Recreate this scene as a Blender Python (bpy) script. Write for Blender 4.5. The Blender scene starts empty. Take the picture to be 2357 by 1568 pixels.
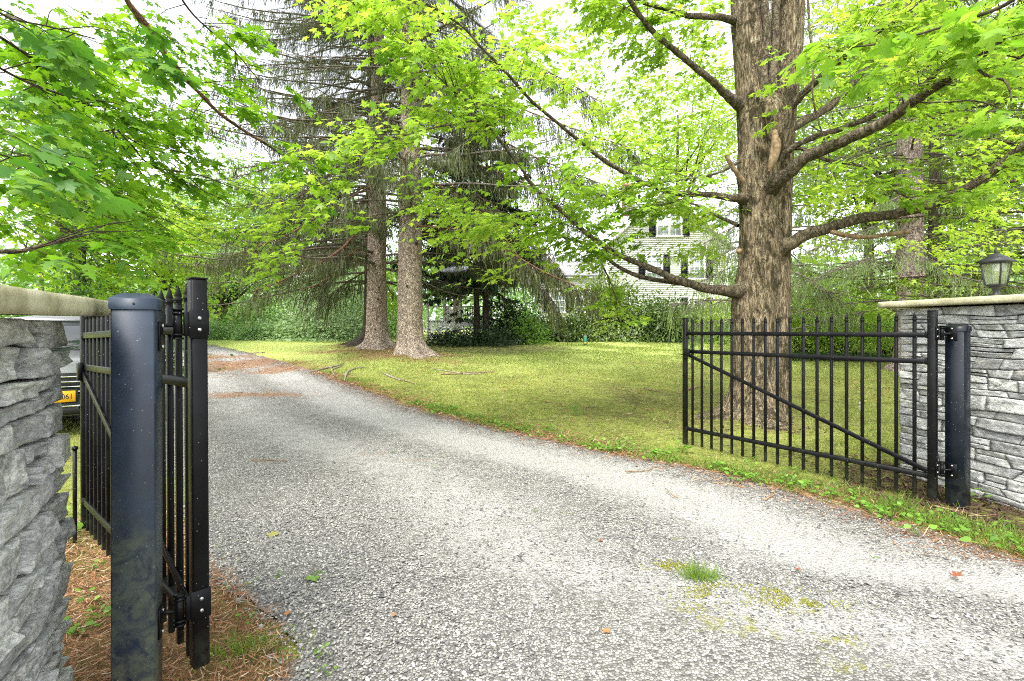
import bpy, bmesh, math, random
import numpy as np
from mathutils import Matrix, Vector

# ------------------------------------------------------------------ camera, light, exposure
SC = bpy.context.scene
COL = SC.collection
EYE, FOC, PX0, HZ = 1.5, 1150.0, 1178.5, 760.0      # eye height; focal length, centre and horizon in plan-survey units
cam_d = bpy.data.cameras.new('camera'); cam = bpy.data.objects.new('camera', cam_d); COL.objects.link(cam)
cam.location = (0, 0, EYE); cam.rotation_euler = (math.radians(90), 0, 0)
cam_d.sensor_width = 36; cam_d.lens = 36 * FOC / 2357.0
cam_d.shift_y = -24 / 2357.0
cam_d.clip_start = 0.05; cam_d.clip_end = 900
SC.camera = cam

SUN_EL, SUN_AZ = math.radians(56), math.radians(-158)     # azimuth from +Y towards +X
W = bpy.data.worlds.new('World'); SC.world = W; W.use_nodes = True
nt = W.node_tree; nt.nodes.clear()
sky = nt.nodes.new('ShaderNodeTexSky'); sky.sky_type = 'NISHITA'; sky.sun_disc = False
sky.sun_elevation = SUN_EL; sky.sun_rotation = SUN_AZ; sky.air_density = 1.0; sky.dust_density = 3.0; sky.altitude = 150
hs = nt.nodes.new('ShaderNodeHueSaturation'); hs.inputs['Saturation'].default_value = 0.22
bg = nt.nodes.new('ShaderNodeBackground'); bg.inputs['Strength'].default_value = 0.15
wo = nt.nodes.new('ShaderNodeOutputWorld')
nt.links.new(sky.outputs[0], hs.inputs['Color']); nt.links.new(hs.outputs[0], bg.inputs['Color']); nt.links.new(bg.outputs[0], wo.inputs[0])
sun_d = bpy.data.lights.new('sun', 'SUN'); sun_d.energy = 0.9; sun_d.angle = math.radians(24); sun_d.color = (1, .96, .88)
sun = bpy.data.objects.new('sun', sun_d); COL.objects.link(sun)
sd = Vector((math.sin(SUN_AZ) * math.cos(SUN_EL), math.cos(SUN_AZ) * math.cos(SUN_EL), math.sin(SUN_EL)))
sun.rotation_euler = sd.to_track_quat('Z', 'Y').to_euler(); sun.location = (0, 0, 60)
vs = SC.view_settings; vs.view_transform = 'Standard'; vs.look = 'None'; vs.gamma = 1; vs.use_curve_mapping = False
vs.exposure = 2.22
SC.render.engine = 'CYCLES'
cy = SC.cycles
cy.max_bounces = 9; cy.diffuse_bounces = 6; cy.glossy_bounces = 3; cy.transmission_bounces = 6; cy.transparent_max_bounces = 6
cy.sample_clamp_indirect = 3; cy.caustics_reflective = False; cy.caustics_refractive = False
cy.filter_width = 1.05; cy.use_denoising = False; cy.use_adaptive_sampling = True; cy.adaptive_threshold = 0.006
try: cy.denoiser = 'OPENIMAGEDENOISE'
except Exception: pass
try: cy.denoising_prefilter = 'ACCURATE'
except Exception: pass

# ------------------------------------------------------------------ small maths
def at(px, py, Y):                     # survey point (px, py) at distance Y -> world
    return np.array([(px - PX0) / FOC * Y, Y, EYE + (HZ - py) / FOC * Y])
def nrm(a):
    return a / np.maximum(np.linalg.norm(a, axis=-1, keepdims=True), 1e-9)
def vnoise(p, seed=0):
    p = np.asarray(p, float); i = np.floor(p).astype(np.int64); f = p - i; f = f * f * (3 - 2 * f)
    def h(ix, iy, iz):
        n = (ix * 374761393 + iy * 668265263 + iz * 2147483647 + seed * 1274126177) & 0xffffffff
        n = ((n ^ (n >> 13)) * 1274126177) & 0xffffffff
        n = ((n ^ (n >> 16)) * 2246822519) & 0xffffffff
        return ((n ^ (n >> 15)) & 0xffffff) / float(0xffffff)
    r = 0
    for a in (0, 1):
        for b in (0, 1):
            for c in (0, 1):
                w = (f[..., 0] if a else 1 - f[..., 0]) * (f[..., 1] if b else 1 - f[..., 1]) * (f[..., 2] if c else 1 - f[..., 2])
                r = r + w * h(i[..., 0] + a, i[..., 1] + b, i[..., 2] + c)
    return r * 2 - 1
def fbm(p, oct=3, seed=0):
    p = np.asarray(p, float); r = 0; a = 1; t = 0
    for k in range(oct):
        r = r + a * vnoise(p * 2 ** k, seed + k * 17); t += a; a *= .5
    return r / t
def xyz(x, y, z=0.0):
    x, y = np.broadcast_arrays(np.asarray(x, float), np.asarray(y, float))
    return np.stack([x, y, np.broadcast_to(np.asarray(z, float), x.shape)], -1)
def gz(x, y):                          # ground height
    x = np.asarray(x, float); y = np.asarray(y, float)
    t = y - 6.8
    s = .5 * (t + np.sqrt(t * t + 2.0)) - .07
    s = np.where(s > 26, 26 + 6 * (1 - np.exp(-(s - 26) / 6)), s)
    z = .0425 * np.maximum(s, 0)
    z = z + .016 * fbm(xyz(x * .9, y * .9), 2, 5) * np.clip((np.abs(y) + np.abs(x) - 2) / 6, .3, 1)
    for (cx, cy_, r, hh) in MOUNDS:
        z = z + hh * np.exp(-((x - cx) ** 2 + (y - cy_) ** 2) / (2 * r * r))
    return z
MOUNDS = []
def gd(px, py):                        # survey point on the ground -> world
    Y = 1725.0 / max(py - HZ, 8)
    for _ in range(40):
        x = (px - PX0) / FOC * Y
        Y = .5 * Y + .5 * min(80, FOC * (EYE - float(gz(x, Y))) / (py - HZ))
    x = (px - PX0) / FOC * Y
    return np.array([x, Y, float(gz(x, Y))])

# ------------------------------------------------------------------ mesh building
def mesh_np(name, V, faces, mat, smooth=False, tint=None, extra=None):
    me = bpy.data.meshes.new(name); V = np.asarray(V, np.float32)
    me.vertices.add(len(V)); me.vertices.foreach_set('co', V.ravel())
    faces = [np.asarray(f, np.int32) for f in faces if len(f)]
    li = np.concatenate([f.ravel() for f in faces]); cnt = np.concatenate([np.full(len(f), f.shape[1], np.int32) for f in faces])
    me.loops.add(len(li)); me.loops.foreach_set('vertex_index', li)
    me.polygons.add(len(cnt)); st = np.zeros(len(cnt), np.int32); st[1:] = np.cumsum(cnt)[:-1]
    me.polygons.foreach_set('loop_start', st)
    if smooth: me.polygons.foreach_set('use_smooth', np.ones(len(cnt), bool))
    if tint is not None:
        a = me.attributes.new('tint', 'FLOAT', 'POINT'); a.data.foreach_set('value', np.asarray(tint, np.float32))
    for k, v in (extra or {}).items():
        a = me.attributes.new(k, 'FLOAT', 'POINT'); a.data.foreach_set('value', np.asarray(v, np.float32))
    me.update(calc_edges=True)
    if mat is not None: me.materials.append(mat)
    return me
def link(name, me, parent=None, label=None, cat=None, group=None, kind=None, loc=None, rot=None):
    o = bpy.data.objects.new(name, me); COL.objects.link(o)
    if loc is not None: o.location = loc
    if rot is not None: o.rotation_euler = rot
    if parent is not None: o.parent = parent
    return tag(o, label, cat, group, kind)
def tag(o, label=None, cat=None, group=None, kind=None):
    if label: o['label'] = label
    if cat: o['category'] = cat
    if group: o['group'] = group
    if kind: o['kind'] = kind
    return o
def thing(name, label, cat, loc=(0, 0, 0), rz=0.0, group=None):
    return link(name, None, None, label, cat, group, None, loc, (0, 0, rz))
class MB:                              # collects shapes into one mesh
    def __init__(s): s.v = []; s.f = {}; s.n = 0; s.t = []
    def add(s, V, *faces, tint=.5):
        V = np.asarray(V, float)
        for f in faces:
            f = np.asarray(f, int)
            if len(f): s.f.setdefault(f.shape[1], []).append(f + s.n)
        s.v.append(V); s.n += len(V); s.t.append(np.broadcast_to(np.asarray(tint, float), (len(V),)))
        return s
    def box(s, c, d, R=None, taper=1.0):
        V = np.array([[x, y, z] for z in (-.5, .5) for y in (-.5, .5) for x in (-.5, .5)], float)
        V[4:, :2] *= taper; V = V * np.asarray(d, float)
        if R is not None: V = V @ np.asarray(R).T
        return s.add(V + np.asarray(c, float), [[0, 2, 3, 1], [4, 5, 7, 6], [0, 1, 5, 4], [2, 6, 7, 3], [0, 4, 6, 2], [1, 3, 7, 5]])
    def bbox(s, c, d, b=.003, R=None):  # box with chamfered edges
        d = np.asarray(d, float) / 2; b = min(b, d.min() * .45); V = []; 
        for sx in (-1, 1):
            for sy in (-1, 1):
                for sz in (-1, 1):
                    for ax in range(3):
                        q = d - b; q = q.copy(); q[ax] = d[ax]; V.append(q * (sx, sy, sz))
        V = np.array(V); from itertools import product
        idx = {(sx, sy, sz): i * 3 for i, (sx, sy, sz) in enumerate(product((-1, 1), repeat=3))}
        q4 = []; q3 = []
        def orient(f):
            P = V[f]; n = np.cross(P[1] - P[0], P[2] - P[0])
            return f if np.dot(n, P.mean(0)) > 0 else f[::-1]
        for ax in range(3):
            o1, o2 = [a for a in range(3) if a != ax]
            for sg in (-1, 1):
                f = []
                for a, bb in ((-1, -1), (1, -1), (1, 1), (-1, 1)):
                    k = [0, 0, 0]; k[ax] = sg; k[o1] = a; k[o2] = bb; f.append(idx[tuple(k)] + ax)
                q4.append(orient(f))
            for a in (-1, 1):
                for bb in (-1, 1):
                    k0 = [0, 0, 0]; k1 = [0, 0, 0]; k0[ax] = -1; k1[ax] = 1; k0[o1] = k1[o1] = a; k0[o2] = k1[o2] = bb
                    q4.append(orient([idx[tuple(k0)] + o1, idx[tuple(k1)] + o1, idx[tuple(k1)] + o2, idx[tuple(k0)] + o2]))
        for k, i in idx.items(): q3.append(orient([i, i + 1, i + 2]))
        if R is not None: V = V @ np.asarray(R).T
        return s.add(V + np.asarray(c, float), q4, q3)
    def tube(s, P, r, k=6, cap=True, tint=.5):
        V, F = tube_np(P, r, k); s.add(V, F, tint=tint)
        if cap:
            n = len(P)
            if k == 4 or k == 3: s.f.setdefault(k, []).append(np.array([list(range(k))[::-1], [(n - 1) * k + j for j in range(k)]]) + s.n - len(V))
            else:
                c0 = s.n; P = np.asarray(P, float)
                s.add([P[0], P[-1]])
                b = c0 - len(V)
                s.f.setdefault(3, []).append(np.array([[c0, b + (j + 1) % k, b + j] for j in range(k)] + [[c0 + 1, b + (n - 1) * k + j, b + (n - 1) * k + (j + 1) % k] for j in range(k)]))
        return s
    def cyl(s, a, b, r, r2=None, k=12): return s.tube([a, b], [r, r if r2 is None else r2], k)
    def lathe(s, prof, c=(0, 0, 0), k=16, sq=False):
        V = []; k = 4 if sq else k
        for (r, z) in prof:
            for j in range(k):
                a = 2 * math.pi * (j + (.5 if sq else 0)) / k; rr = r * (math.sqrt(2) if sq else 1)
                V.append((c[0] + rr * math.cos(a), c[1] + rr * math.sin(a), c[2] + z))
        F = [[i * k + j, i * k + (j + 1) % k, (i + 1) * k + (j + 1) % k, (i + 1) * k + j] for i in range(len(prof) - 1) for j in range(k)]
        return s.add(V, F)
    def mesh(s, name, mat, smooth=False, tint=False):
        return mesh_np(name, np.concatenate(s.v), [np.concatenate(v) for v in s.f.values()], mat, smooth, np.concatenate(s.t) if tint else None)
    def build(s, name, mat, parent=None, smooth=False, tint=False, **kw):
        return link(name, s.mesh(name, mat, smooth, tint), parent, **kw)
def tube_np(P, r, k=6):
    P = np.asarray(P, float); n = len(P); r = np.broadcast_to(np.asarray(r, float), (n,))
    T = nrm(np.gradient(P, axis=0)) if n > 2 else nrm(np.repeat((P[1] - P[0])[None], n, 0))
    ref = np.array([0, 0, 1.]) if abs(T[:, 2].mean()) < .8 else np.array([0, 1., 0])
    A = nrm(np.cross(T, ref)); B = np.cross(T, A)
    a = np.arange(k) * 2 * math.pi / k
    V = P[:, None] + r[:, None, None] * (A[:, None] * np.cos(a)[None, :, None] - B[:, None] * np.sin(a)[None, :, None])
    i = np.arange(n - 1)[:, None] * k; j = np.arange(k)[None]
    F = np.stack([i + j, i + (j + 1) % k, i + k + (j + 1) % k, i + k + j], -1).reshape(-1, 4)
    return V.reshape(-1, 3), F
def spline(P, n):
    P = np.asarray(P, float); m = len(P)
    d = np.concatenate([[0], np.cumsum(np.maximum(np.linalg.norm(np.diff(P[:, :3], axis=0), axis=1), 1e-6))]); t = np.linspace(0, d[-1], n)
    Q = np.vstack([2 * P[0] - P[1], P, 2 * P[-1] - P[-2]])
    k = np.clip(np.searchsorted(d, t, side='right') - 1, 0, m - 2); u = ((t - d[k]) / (d[k + 1] - d[k]))[:, None]
    p0, p1, p2, p3 = Q[k], Q[k + 1], Q[k + 2], Q[k + 3]
    return .5 * (2 * p1 + (p2 - p0) * u + (2 * p0 - 5 * p1 + 4 * p2 - p3) * u ** 2 + (3 * p1 - p0 - 3 * p2 + p3) * u ** 3)
def many_twigs(A, B, r0, r1, sag=0.0, k=3):   # N thin twigs A->B as k-sided tapered prisms with a middle ring
    A = np.asarray(A, float); B = np.asarray(B, float); N = len(A)
    M = (A + B) / 2; M = M + np.array([0, 0, 1.]) * np.broadcast_to(sag, (N,))[:, None]
    T = nrm(B - A); U = nrm(np.cross(T, np.array([.13, .21, 1.]))); Wv = np.cross(T, U)
    r0 = np.broadcast_to(r0, (N,)); r1 = np.broadcast_to(r1, (N,)); a = np.arange(k) * 2 * math.pi / k
    off = U[:, None] * np.cos(a)[None, :, None] + Wv[:, None] * np.sin(a)[None, :, None]
    V = np.stack([A[:, None] + off * r0[:, None, None], M[:, None] + off * (.5 * (r0 + r1))[:, None, None], B[:, None] + off * r1[:, None, None]], 1)
    base = np.arange(N)[:, None, None] * 3 * k; i = np.arange(2)[None, :, None] * k; j = np.arange(k)[None, None]
    F = np.stack([base + i + j, base + i + (j + 1) % k, base + i + k + (j + 1) % k, base + i + k + j], -1).reshape(-1, 4)
    return V.reshape(-1, 3), F
def cloud(TV, TF, pos, X, Y, Z, sc):          # template copied to every pos with axes X, Y, Z
    N = len(pos); sc = np.broadcast_to(np.asarray(sc, float), (N,)) if np.ndim(sc) < 2 else np.asarray(sc)
    S = sc[:, None, None] if np.ndim(sc) == 1 else sc[:, None, :]
    L = TV[None] * S
    V = pos[:, None] + L[..., 0:1] * X[:, None] + L[..., 1:2] * Y[:, None] + L[..., 2:3] * Z[:, None]
    F = (np.arange(N)[:, None, None] * len(TV) + TF[None]).reshape(-1, TF.shape[1])
    return V.reshape(-1, 3), F
def frames(D, up, rng, jit):                  # Y axis along D, Z near up
    N = len(D); n = np.asarray(up, float) + rng.normal(0, 1, (N, 3)) * jit
    Yx = nrm(D); X = nrm(np.cross(Yx, n)); Z = np.cross(X, Yx)
    return X, Yx, Z

# ------------------------------------------------------------------ leaf templates
def leaf_tpl(half, curl=.16):
    R = [np.array(p, float) for p in half]; L = [np.array((-p[0], p[1])) for p in half[1:-1]][::-1]
    out = np.array(R + L); c = np.array([[0, .32]])
    V2 = np.vstack([c, out]); n = len(out)
    V = np.column_stack([V2, -curl * np.abs(V2[:, 0]) ** 1.3 - curl * .8 * np.maximum(V2[:, 1] - .3, 0) ** 2])
    F = np.array([[0, 1 + i, 1 + (i + 1) % n] for i in range(n)])
    return V, F
MAPLE_NEAR = leaf_tpl([(0, 0), (.14, -.08), (.38, -.08), (.31, .07), (.27, .19), (.46, .24), (.66, .48), (.45, .49), (.37, .60), (.17, .47), (.26, .66), (.12, .76), (0, 1.05)])
MAPLE_MID = leaf_tpl([(0, 0), (.36, -.07), (.26, .19), (.64, .47), (.17, .46), (.23, .68), (0, 1.03)])
MAPLE_FAR = leaf_tpl([(0, 0), (.5, .0), (.28, .25), (.52, .58), (0, 1.0)])
OVAL = leaf_tpl([(0, 0), (.22, .3), (.2, .65), (0, 1)], .1)
LEAF4 = (np.array([[0, 0, 0], [.3, .45, -.07], [0, 1, -.05], [-.3, .45, -.07]]), np.array([[0, 1, 2], [0, 2, 3]]))
NEEDLE_SPRAY = (np.array([[0, 0, 0], [.13, .22, 0.02], [0.012, .3, 0], [-.12, .36, -.02], [0, .5, .01], [.1, .62, .02], [-.01, .66, 0], [-.09, .8, -.02], [0, .82, 0], [.02, 1.05, 0], [-.012, .05, .01]]),
                np.array([[0, 1, 2], [10, 2, 3], [2, 5, 4], [3, 4, 6], [6, 8, 7], [4, 5, 8], [6, 9, 8]]))
FLAT_SPRAY = (np.array([[0, 0, 0], [.32, .28, -.05], [.03, .34, 0], [-.3, .42, -.05], [-.03, .46, 0], [.22, .66, -.07], [.02, .64, -.02], [-.18, .82, -.09], [0, .78, -.04], [0, 1.08, -.12]]),
              np.array([[0, 1, 2], [0, 4, 3], [2, 5, 6], [4, 6, 7], [0, 2, 4], [2, 6, 4], [6, 9, 8]]))
BLADE = (np.array([[-.5, 0, 0], [.5, 0, 0], [0, 1, .25]]), np.array([[0, 1, 2]]))

# ------------------------------------------------------------------ materials
class NT:
    def __init__(s, name):
        s.m = bpy.data.materials.new(name); s.m.use_nodes = True; s.t = s.m.node_tree; s.t.nodes.clear()
        s.out = s.n('ShaderNodeOutputMaterial')
    def n(s, typ, **kw):
        x = s.t.nodes.new(typ)
        for k, v in kw.items(): setattr(x, k, v)
        return x
    def l(s, a, b): s.t.links.new(a, b)
    def val(s, x, i):
        if hasattr(x, 'is_linked') or hasattr(x, 'links'): s.l(x, i)
        else: i.default_value = x
    def pos(s, scale=(1, 1, 1), obj=False):
        g = s.n('ShaderNodeTexCoord').outputs['Object'] if obj else s.n('ShaderNodeNewGeometry').outputs['Position']
        m = s.n('ShaderNodeMapping'); m.inputs['Scale'].default_value = scale; s.l(g, m.inputs['Vector']); return m.outputs[0]
    def noise(s, vec, scale, detail=4, rough=.55, dist=0):
        x = s.n('ShaderNodeTexNoise'); s.l(vec, x.inputs['Vector']); x.inputs['Scale'].default_value = scale
        x.inputs['Detail'].default_value = detail; x.inputs['Roughness'].default_value = rough; x.inputs['Distortion'].default_value = dist
        return x.outputs['Fac']
    def voro(s, vec, scale, feature='F1', out='Distance', rnd=1):
        x = s.n('ShaderNodeTexVoronoi', feature=feature); s.l(vec, x.inputs['Vector']); x.inputs['Scale'].default_value = scale
        x.inputs['Randomness'].default_value = rnd
        return x.outputs[out]
    def ramp(s, fac, stops, interp='LINEAR'):
        r = s.n('ShaderNodeValToRGB'); r.color_ramp.interpolation = interp; e = r.color_ramp.elements
        while len(e) < len(stops): e.new(.5)
        for i, (p, c) in enumerate(stops):
            e[i].position = p; c = (c, c, c) if not hasattr(c, '__len__') else c; e[i].color = (*c, 1)
        s.l(fac, r.inputs[0]); return r.outputs[0]
    def mix(s, f, a, b, mode='MIX'):
        x = s.n('ShaderNodeMix', data_type='RGBA', blend_type=mode)
        s.val(f, x.inputs[0]); s.val((*a, 1) if isinstance(a, tuple) else a, x.inputs[6]); s.val((*b, 1) if isinstance(b, tuple) else b, x.inputs[7])
        return x.outputs[2]
    def math(s, op, a, b=0.0):
        x = s.n('ShaderNodeMath', operation=op); s.val(a, x.inputs[0]); s.val(b, x.inputs[1]); return x.outputs[0]
    def attr(s, name): return s.n('ShaderNodeAttribute', attribute_name=name).outputs['Fac']
    def rnd(s): return s.n('ShaderNodeObjectInfo').outputs['Random']
    def bump(s, h, strength=.5, dist=.02, prev=None):
        b = s.n('ShaderNodeBump'); b.inputs['Strength'].default_value = strength; b.inputs['Distance'].default_value = dist
        s.l(h, b.inputs['Height'])
        if prev is not None: s.l(prev, b.inputs['Normal'])
        return b.outputs[0]
    def pbr(s, col, rough=.7, bump=None, metal=0.0, spec=.4):
        p = s.n('ShaderNodeBsdfPrincipled'); s.val((*col, 1) if isinstance(col, tuple) else col, p.inputs['Base Color'])
        s.val(rough, p.inputs['Roughness']); p.inputs['Metallic'].default_value = metal
        p.inputs['Specular IOR Level'].default_value = spec
        if bump is not None: s.l(bump, p.inputs['Normal'])
        s.l(p.outputs[0], s.out.inputs[0]); return s.m
def plain(name, col, rough=.6, metal=0.0, spec=.4):
    return NT(name).pbr(col, rough, None, metal, spec)
def leaf_mat(name, stops, trans=.5, tcol=1.5, obj=False, rough=.5, gloss=.03):
    m = NT(name); f = m.rnd() if obj else m.attr('tint')
    c = m.ramp(f, stops)
    if obj or True:
        nz = m.noise(m.pos(), 9, 2); c = m.mix(m.ramp(nz, [(.35, .0), (.7, .25)]), c, m.mix(1.0, c, (.62, .7, .45), 'MULTIPLY'))
    tc = m.mix(1.0, c, (tcol * 1.0, tcol, tcol * .72), 'MULTIPLY')
    d = m.n('ShaderNodeBsdfDiffuse'); m.l(c, d.inputs[0])
    t = m.n('ShaderNodeBsdfTranslucent'); m.l(tc, t.inputs[0])
    mx = m.n('ShaderNodeMixShader'); mx.inputs[0].default_value = trans; m.l(d.outputs[0], mx.inputs[1]); m.l(t.outputs[0], mx.inputs[2])
    g = m.n('ShaderNodeBsdfGlossy'); g.inputs['Roughness'].default_value = rough
    mg = m.n('ShaderNodeMixShader'); mg.inputs[0].default_value = gloss
    m.l(mx.outputs[0], mg.inputs[1]); m.l(g.outputs[0], mg.inputs[2]); m.l(mg.outputs[0], m.out.inputs[0])
    return m.m
M = {}
# maple leaves: fresh lime to mid green
LIME = [(0, (.09, .19, .02)), (.35, (.18, .31, .034)), (.75, (.28, .42, .045)), (1, (.37, .48, .07))]
M['maple'] = leaf_mat('maple_leaf', LIME, .55, 1.55)
M['maple_obj'] = leaf_mat('maple_leaf_single', [(0, (.13, .27, .02)), (.5, (.2, .36, .03)), (1, (.28, .44, .05))], .55, 1.5, True)
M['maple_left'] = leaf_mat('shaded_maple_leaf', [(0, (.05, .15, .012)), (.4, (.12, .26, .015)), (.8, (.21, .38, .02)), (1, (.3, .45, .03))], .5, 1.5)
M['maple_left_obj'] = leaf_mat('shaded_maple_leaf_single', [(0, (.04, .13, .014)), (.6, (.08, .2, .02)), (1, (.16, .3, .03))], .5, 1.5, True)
M['spruce'] = leaf_mat('spruce_needles', [(0, (.028, .038, .011)), (.5, (.058, .075, .020)), (1, (.125, .14, .036))], .2, 1.2)
M['sage'] = leaf_mat('sage_spruce_needles', [(0, (.08, .12, .04)), (.5, (.16, .23, .07)), (1, (.27, .35, .10))], .35, 1.3)
M['hemlock'] = leaf_mat('dark_hemlock_needles', [(0, (.012, .024, .012)), (.5, (.025, .048, .018)), (1, (.06, .11, .03))], .2, 1.2)
M['yewtip'] = leaf_mat('yellow_conifer_needles', [(0, (.10, .16, .03)), (.5, (.2, .3, .04)), (1, (.32, .42, .06))], .4, 1.4)
M['mint'] = leaf_mat('haze_paled_leaves', [(0, (.13, .24, .09)), (.5, (.27, .42, .17)), (1, (.42, .58, .28))], .45, 1.3)  # leaf colour paled to stand for distance haze
M['midgreen'] = leaf_mat('mid_green_leaves', [(0, (.04, .09, .015)), (.5, (.1, .2, .03)), (1, (.2, .34, .05))], .45, 1.4)
M['silver'] = leaf_mat('silvery_bush_leaves', [(0, (.16, .25, .12)), (.5, (.3, .42, .22)), (1, (.48, .58, .36))], .4, 1.15)
M['rhodo'] = leaf_mat('leathery_shrub_leaves', [(0, (.03, .06, .015)), (.5, (.09, .16, .03)), (1, (.24, .32, .06))], .3, 1.3, gloss=.06)
M['weed'] = leaf_mat('weed_leaves', [(0, (.08, .19, .02)), (1, (.22, .4, .05))], .45, 1.3)
M['ivy'] = leaf_mat('ground_cover_leaves', [(0, (.02, .05, .015)), (1, (.07, .13, .035))], .25, 1.2)
M['grass'] = leaf_mat('grass_blades', [(0, (.08, .13, .02)), (.5, (.18, .25, .04)), (.85, (.31, .37, .07)), (1, (.42, .40, .17))], .4, 1.3)
M['tuft'] = leaf_mat('tuft_blades', [(0, (.10, .18, .02)), (.7, (.2, .32, .03)), (1, (.42, .4, .16))], .4, 1.3)
M['drymoss'] = leaf_mat('moss_cushion', [(0, (.14, .145, .015)), (1, (.33, .32, .05))], .2, 1.2)
def bark(name, stops, vs_, hs_, crack, moss=None, lichen=None, cell=0.0):
    m = NT(name); p = m.pos((hs_, hs_, vs_)); n1 = m.noise(p, 1.0, 7, .66, .7); q = m.pos()
    n0 = m.noise(m.pos((hs_ * .45, hs_ * .45, vs_ * .4)), 1.0, 5, .6, 1.2)
    rid = m.math('ABSOLUTE', m.math('SUBTRACT', n0, .5))
    c = m.ramp(n1, stops); c = m.mix(m.ramp(rid, [(0, .9), (crack, 0.0)]), c, (.03, .024, .017))
    h = m.math('ADD', n1, m.math('MULTIPLY', m.ramp(rid, [(0, 0.0), (crack * 2, 1.0)]), .6))
    if cell:
        v = m.voro(p, 1.1, 'DISTANCE_TO_EDGE'); c = m.mix(m.ramp(v, [(0, cell), (.07, 0.0)]), c, (.05, .04, .03)); h = m.math('ADD', h, m.ramp(v, [(0, 0.0), (.12, .4)]))
    if moss:
        mm = m.noise(m.pos((1, 1, .55)), moss[0], 7, .72, .5); c = m.mix(m.ramp(mm, [(moss[1], 0.0), (moss[1] + .07, .85)]), c, moss[2])
    if lichen:
        ml = m.noise(q, lichen[0], 5, .75); c = m.mix(m.ramp(ml, [(lichen[1], 0.0), (lichen[1] + .04, .65)]), c, lichen[2])
    return m.pbr(c, .9, m.bump(h, .9, .03), spec=.12)
M['bark_maple'] = bark('maple_bark', [(.3, (.07, .052, .03)), (.48, (.19, .148, .09)), (.68, (.33, .275, .18))], 6.5, 30, .04, (5.2, .5, (.03, .026, .011)), (9, .62, (.32, .35, .27)))
M['bark_spruce'] = bark('spruce_bark', [(.3, (.20, .155, .115)), (.5, (.43, .35, .27)), (.72, (.60, .52, .42))], 10, 16, .03, (1.6, .62, (.16, .14, .08)), None, .75)
M['bark_dark'] = bark('dark_bark', [(.3, (.035, .03, .022)), (.7, (.12, .10, .075))], 5, 20, .03)
M['bark_pink'] = bark('scaly_spruce_bark', [(.3, (.22, .165, .14)), (.5, (.44, .35, .30)), (.72, (.6, .5, .44))], 9, 16, .03, None, None, .6)
def twig_mat(name, a, b):
    m = NT(name); n = m.noise(m.pos(), 14, 3); return m.pbr(m.ramp(n, [(.35, a), (.65, b)]), .9, spec=.15)
M['limb'] = bark('limb_bark', [(.3, (.045, .036, .024)), (.55, (.14, .115, .075)), (.75, (.26, .22, .16))], 14, 20, .03, (7, .58, (.05, .055, .018)), (14, .66, (.33, .36, .27)))
M['limb_red'] = bark('reddish_limb_bark', [(.3, (.10, .055, .03)), (.6, (.22, .125, .075))], 14, 20, .03)
M['twig'] = twig_mat('twig_bark', (.025, .02, .014), (.085, .065, .042))
M['twig_grey'] = twig_mat('grey_twig_bark', (.05, .042, .032), (.2, .175, .135))
M['deadwood'] = twig_mat('weathered_dead_wood', (.12, .075, .04), (.30, .22, .13))

def metal_mat(name, base, rough, grime=.0, zfade=1.0, spec=.3):
    m = NT(name); p = m.pos(); n = m.noise(p, 6, 6, .65); n2 = m.noise(p, 60, 2)
    c = m.mix(m.ramp(n, [(.4, 0.0), (.75, .6)]), base, tuple(min(1, x * 2.2 + .004) for x in base))
    if grime:
        sx = m.n('ShaderNodeSeparateXYZ'); m.l(p, sx.inputs[0])
        low = m.ramp(m.math('ADD', m.math('DIVIDE', sx.outputs[2], zfade), m.math('MULTIPLY', m.math('SUBTRACT', n, .5), 1.1)), [(0.0, grime), (.9, 0.0)])
        nb = m.noise(p, 16, 5, .7, .8)
        low = m.math('MULTIPLY', low, m.ramp(nb, [(.36, 0.0), (.58, 1.0)]))
        c = m.mix(low, c, (.115, .13, .09))
    sp = m.voro(p, 42, 'F1'); c = m.mix(m.ramp(sp, [(.06, .7), (.09, 0.0)]), c, (.3, .3, .27))
    r = m.ramp(n, [(.3, rough), (.8, rough + .18)])
    return m.pbr(c, r, m.bump(n2, .04, .002), spec=spec)
M['gate'] = metal_mat('black_gate_paint', (.0035, .0035, .004), .3, .3, .3, .14)
M['post_sky_tint'] = metal_mat('worn_sky_tinted_paint', (.013, .021, .034), .34, 1.0, 1.05, .38)  # blue of the base colour imitates reflected sky; the grime is dirt
M['post_black'] = metal_mat('black_post_paint', (.003, .005, .009), .26, .2, .35, .28)
M['steel'] = plain('bolt_steel', (.5, .5, .48), .35, .9)
M['lamp'] = metal_mat('lamp_paint', (.02, .021, .023), .45)
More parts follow.
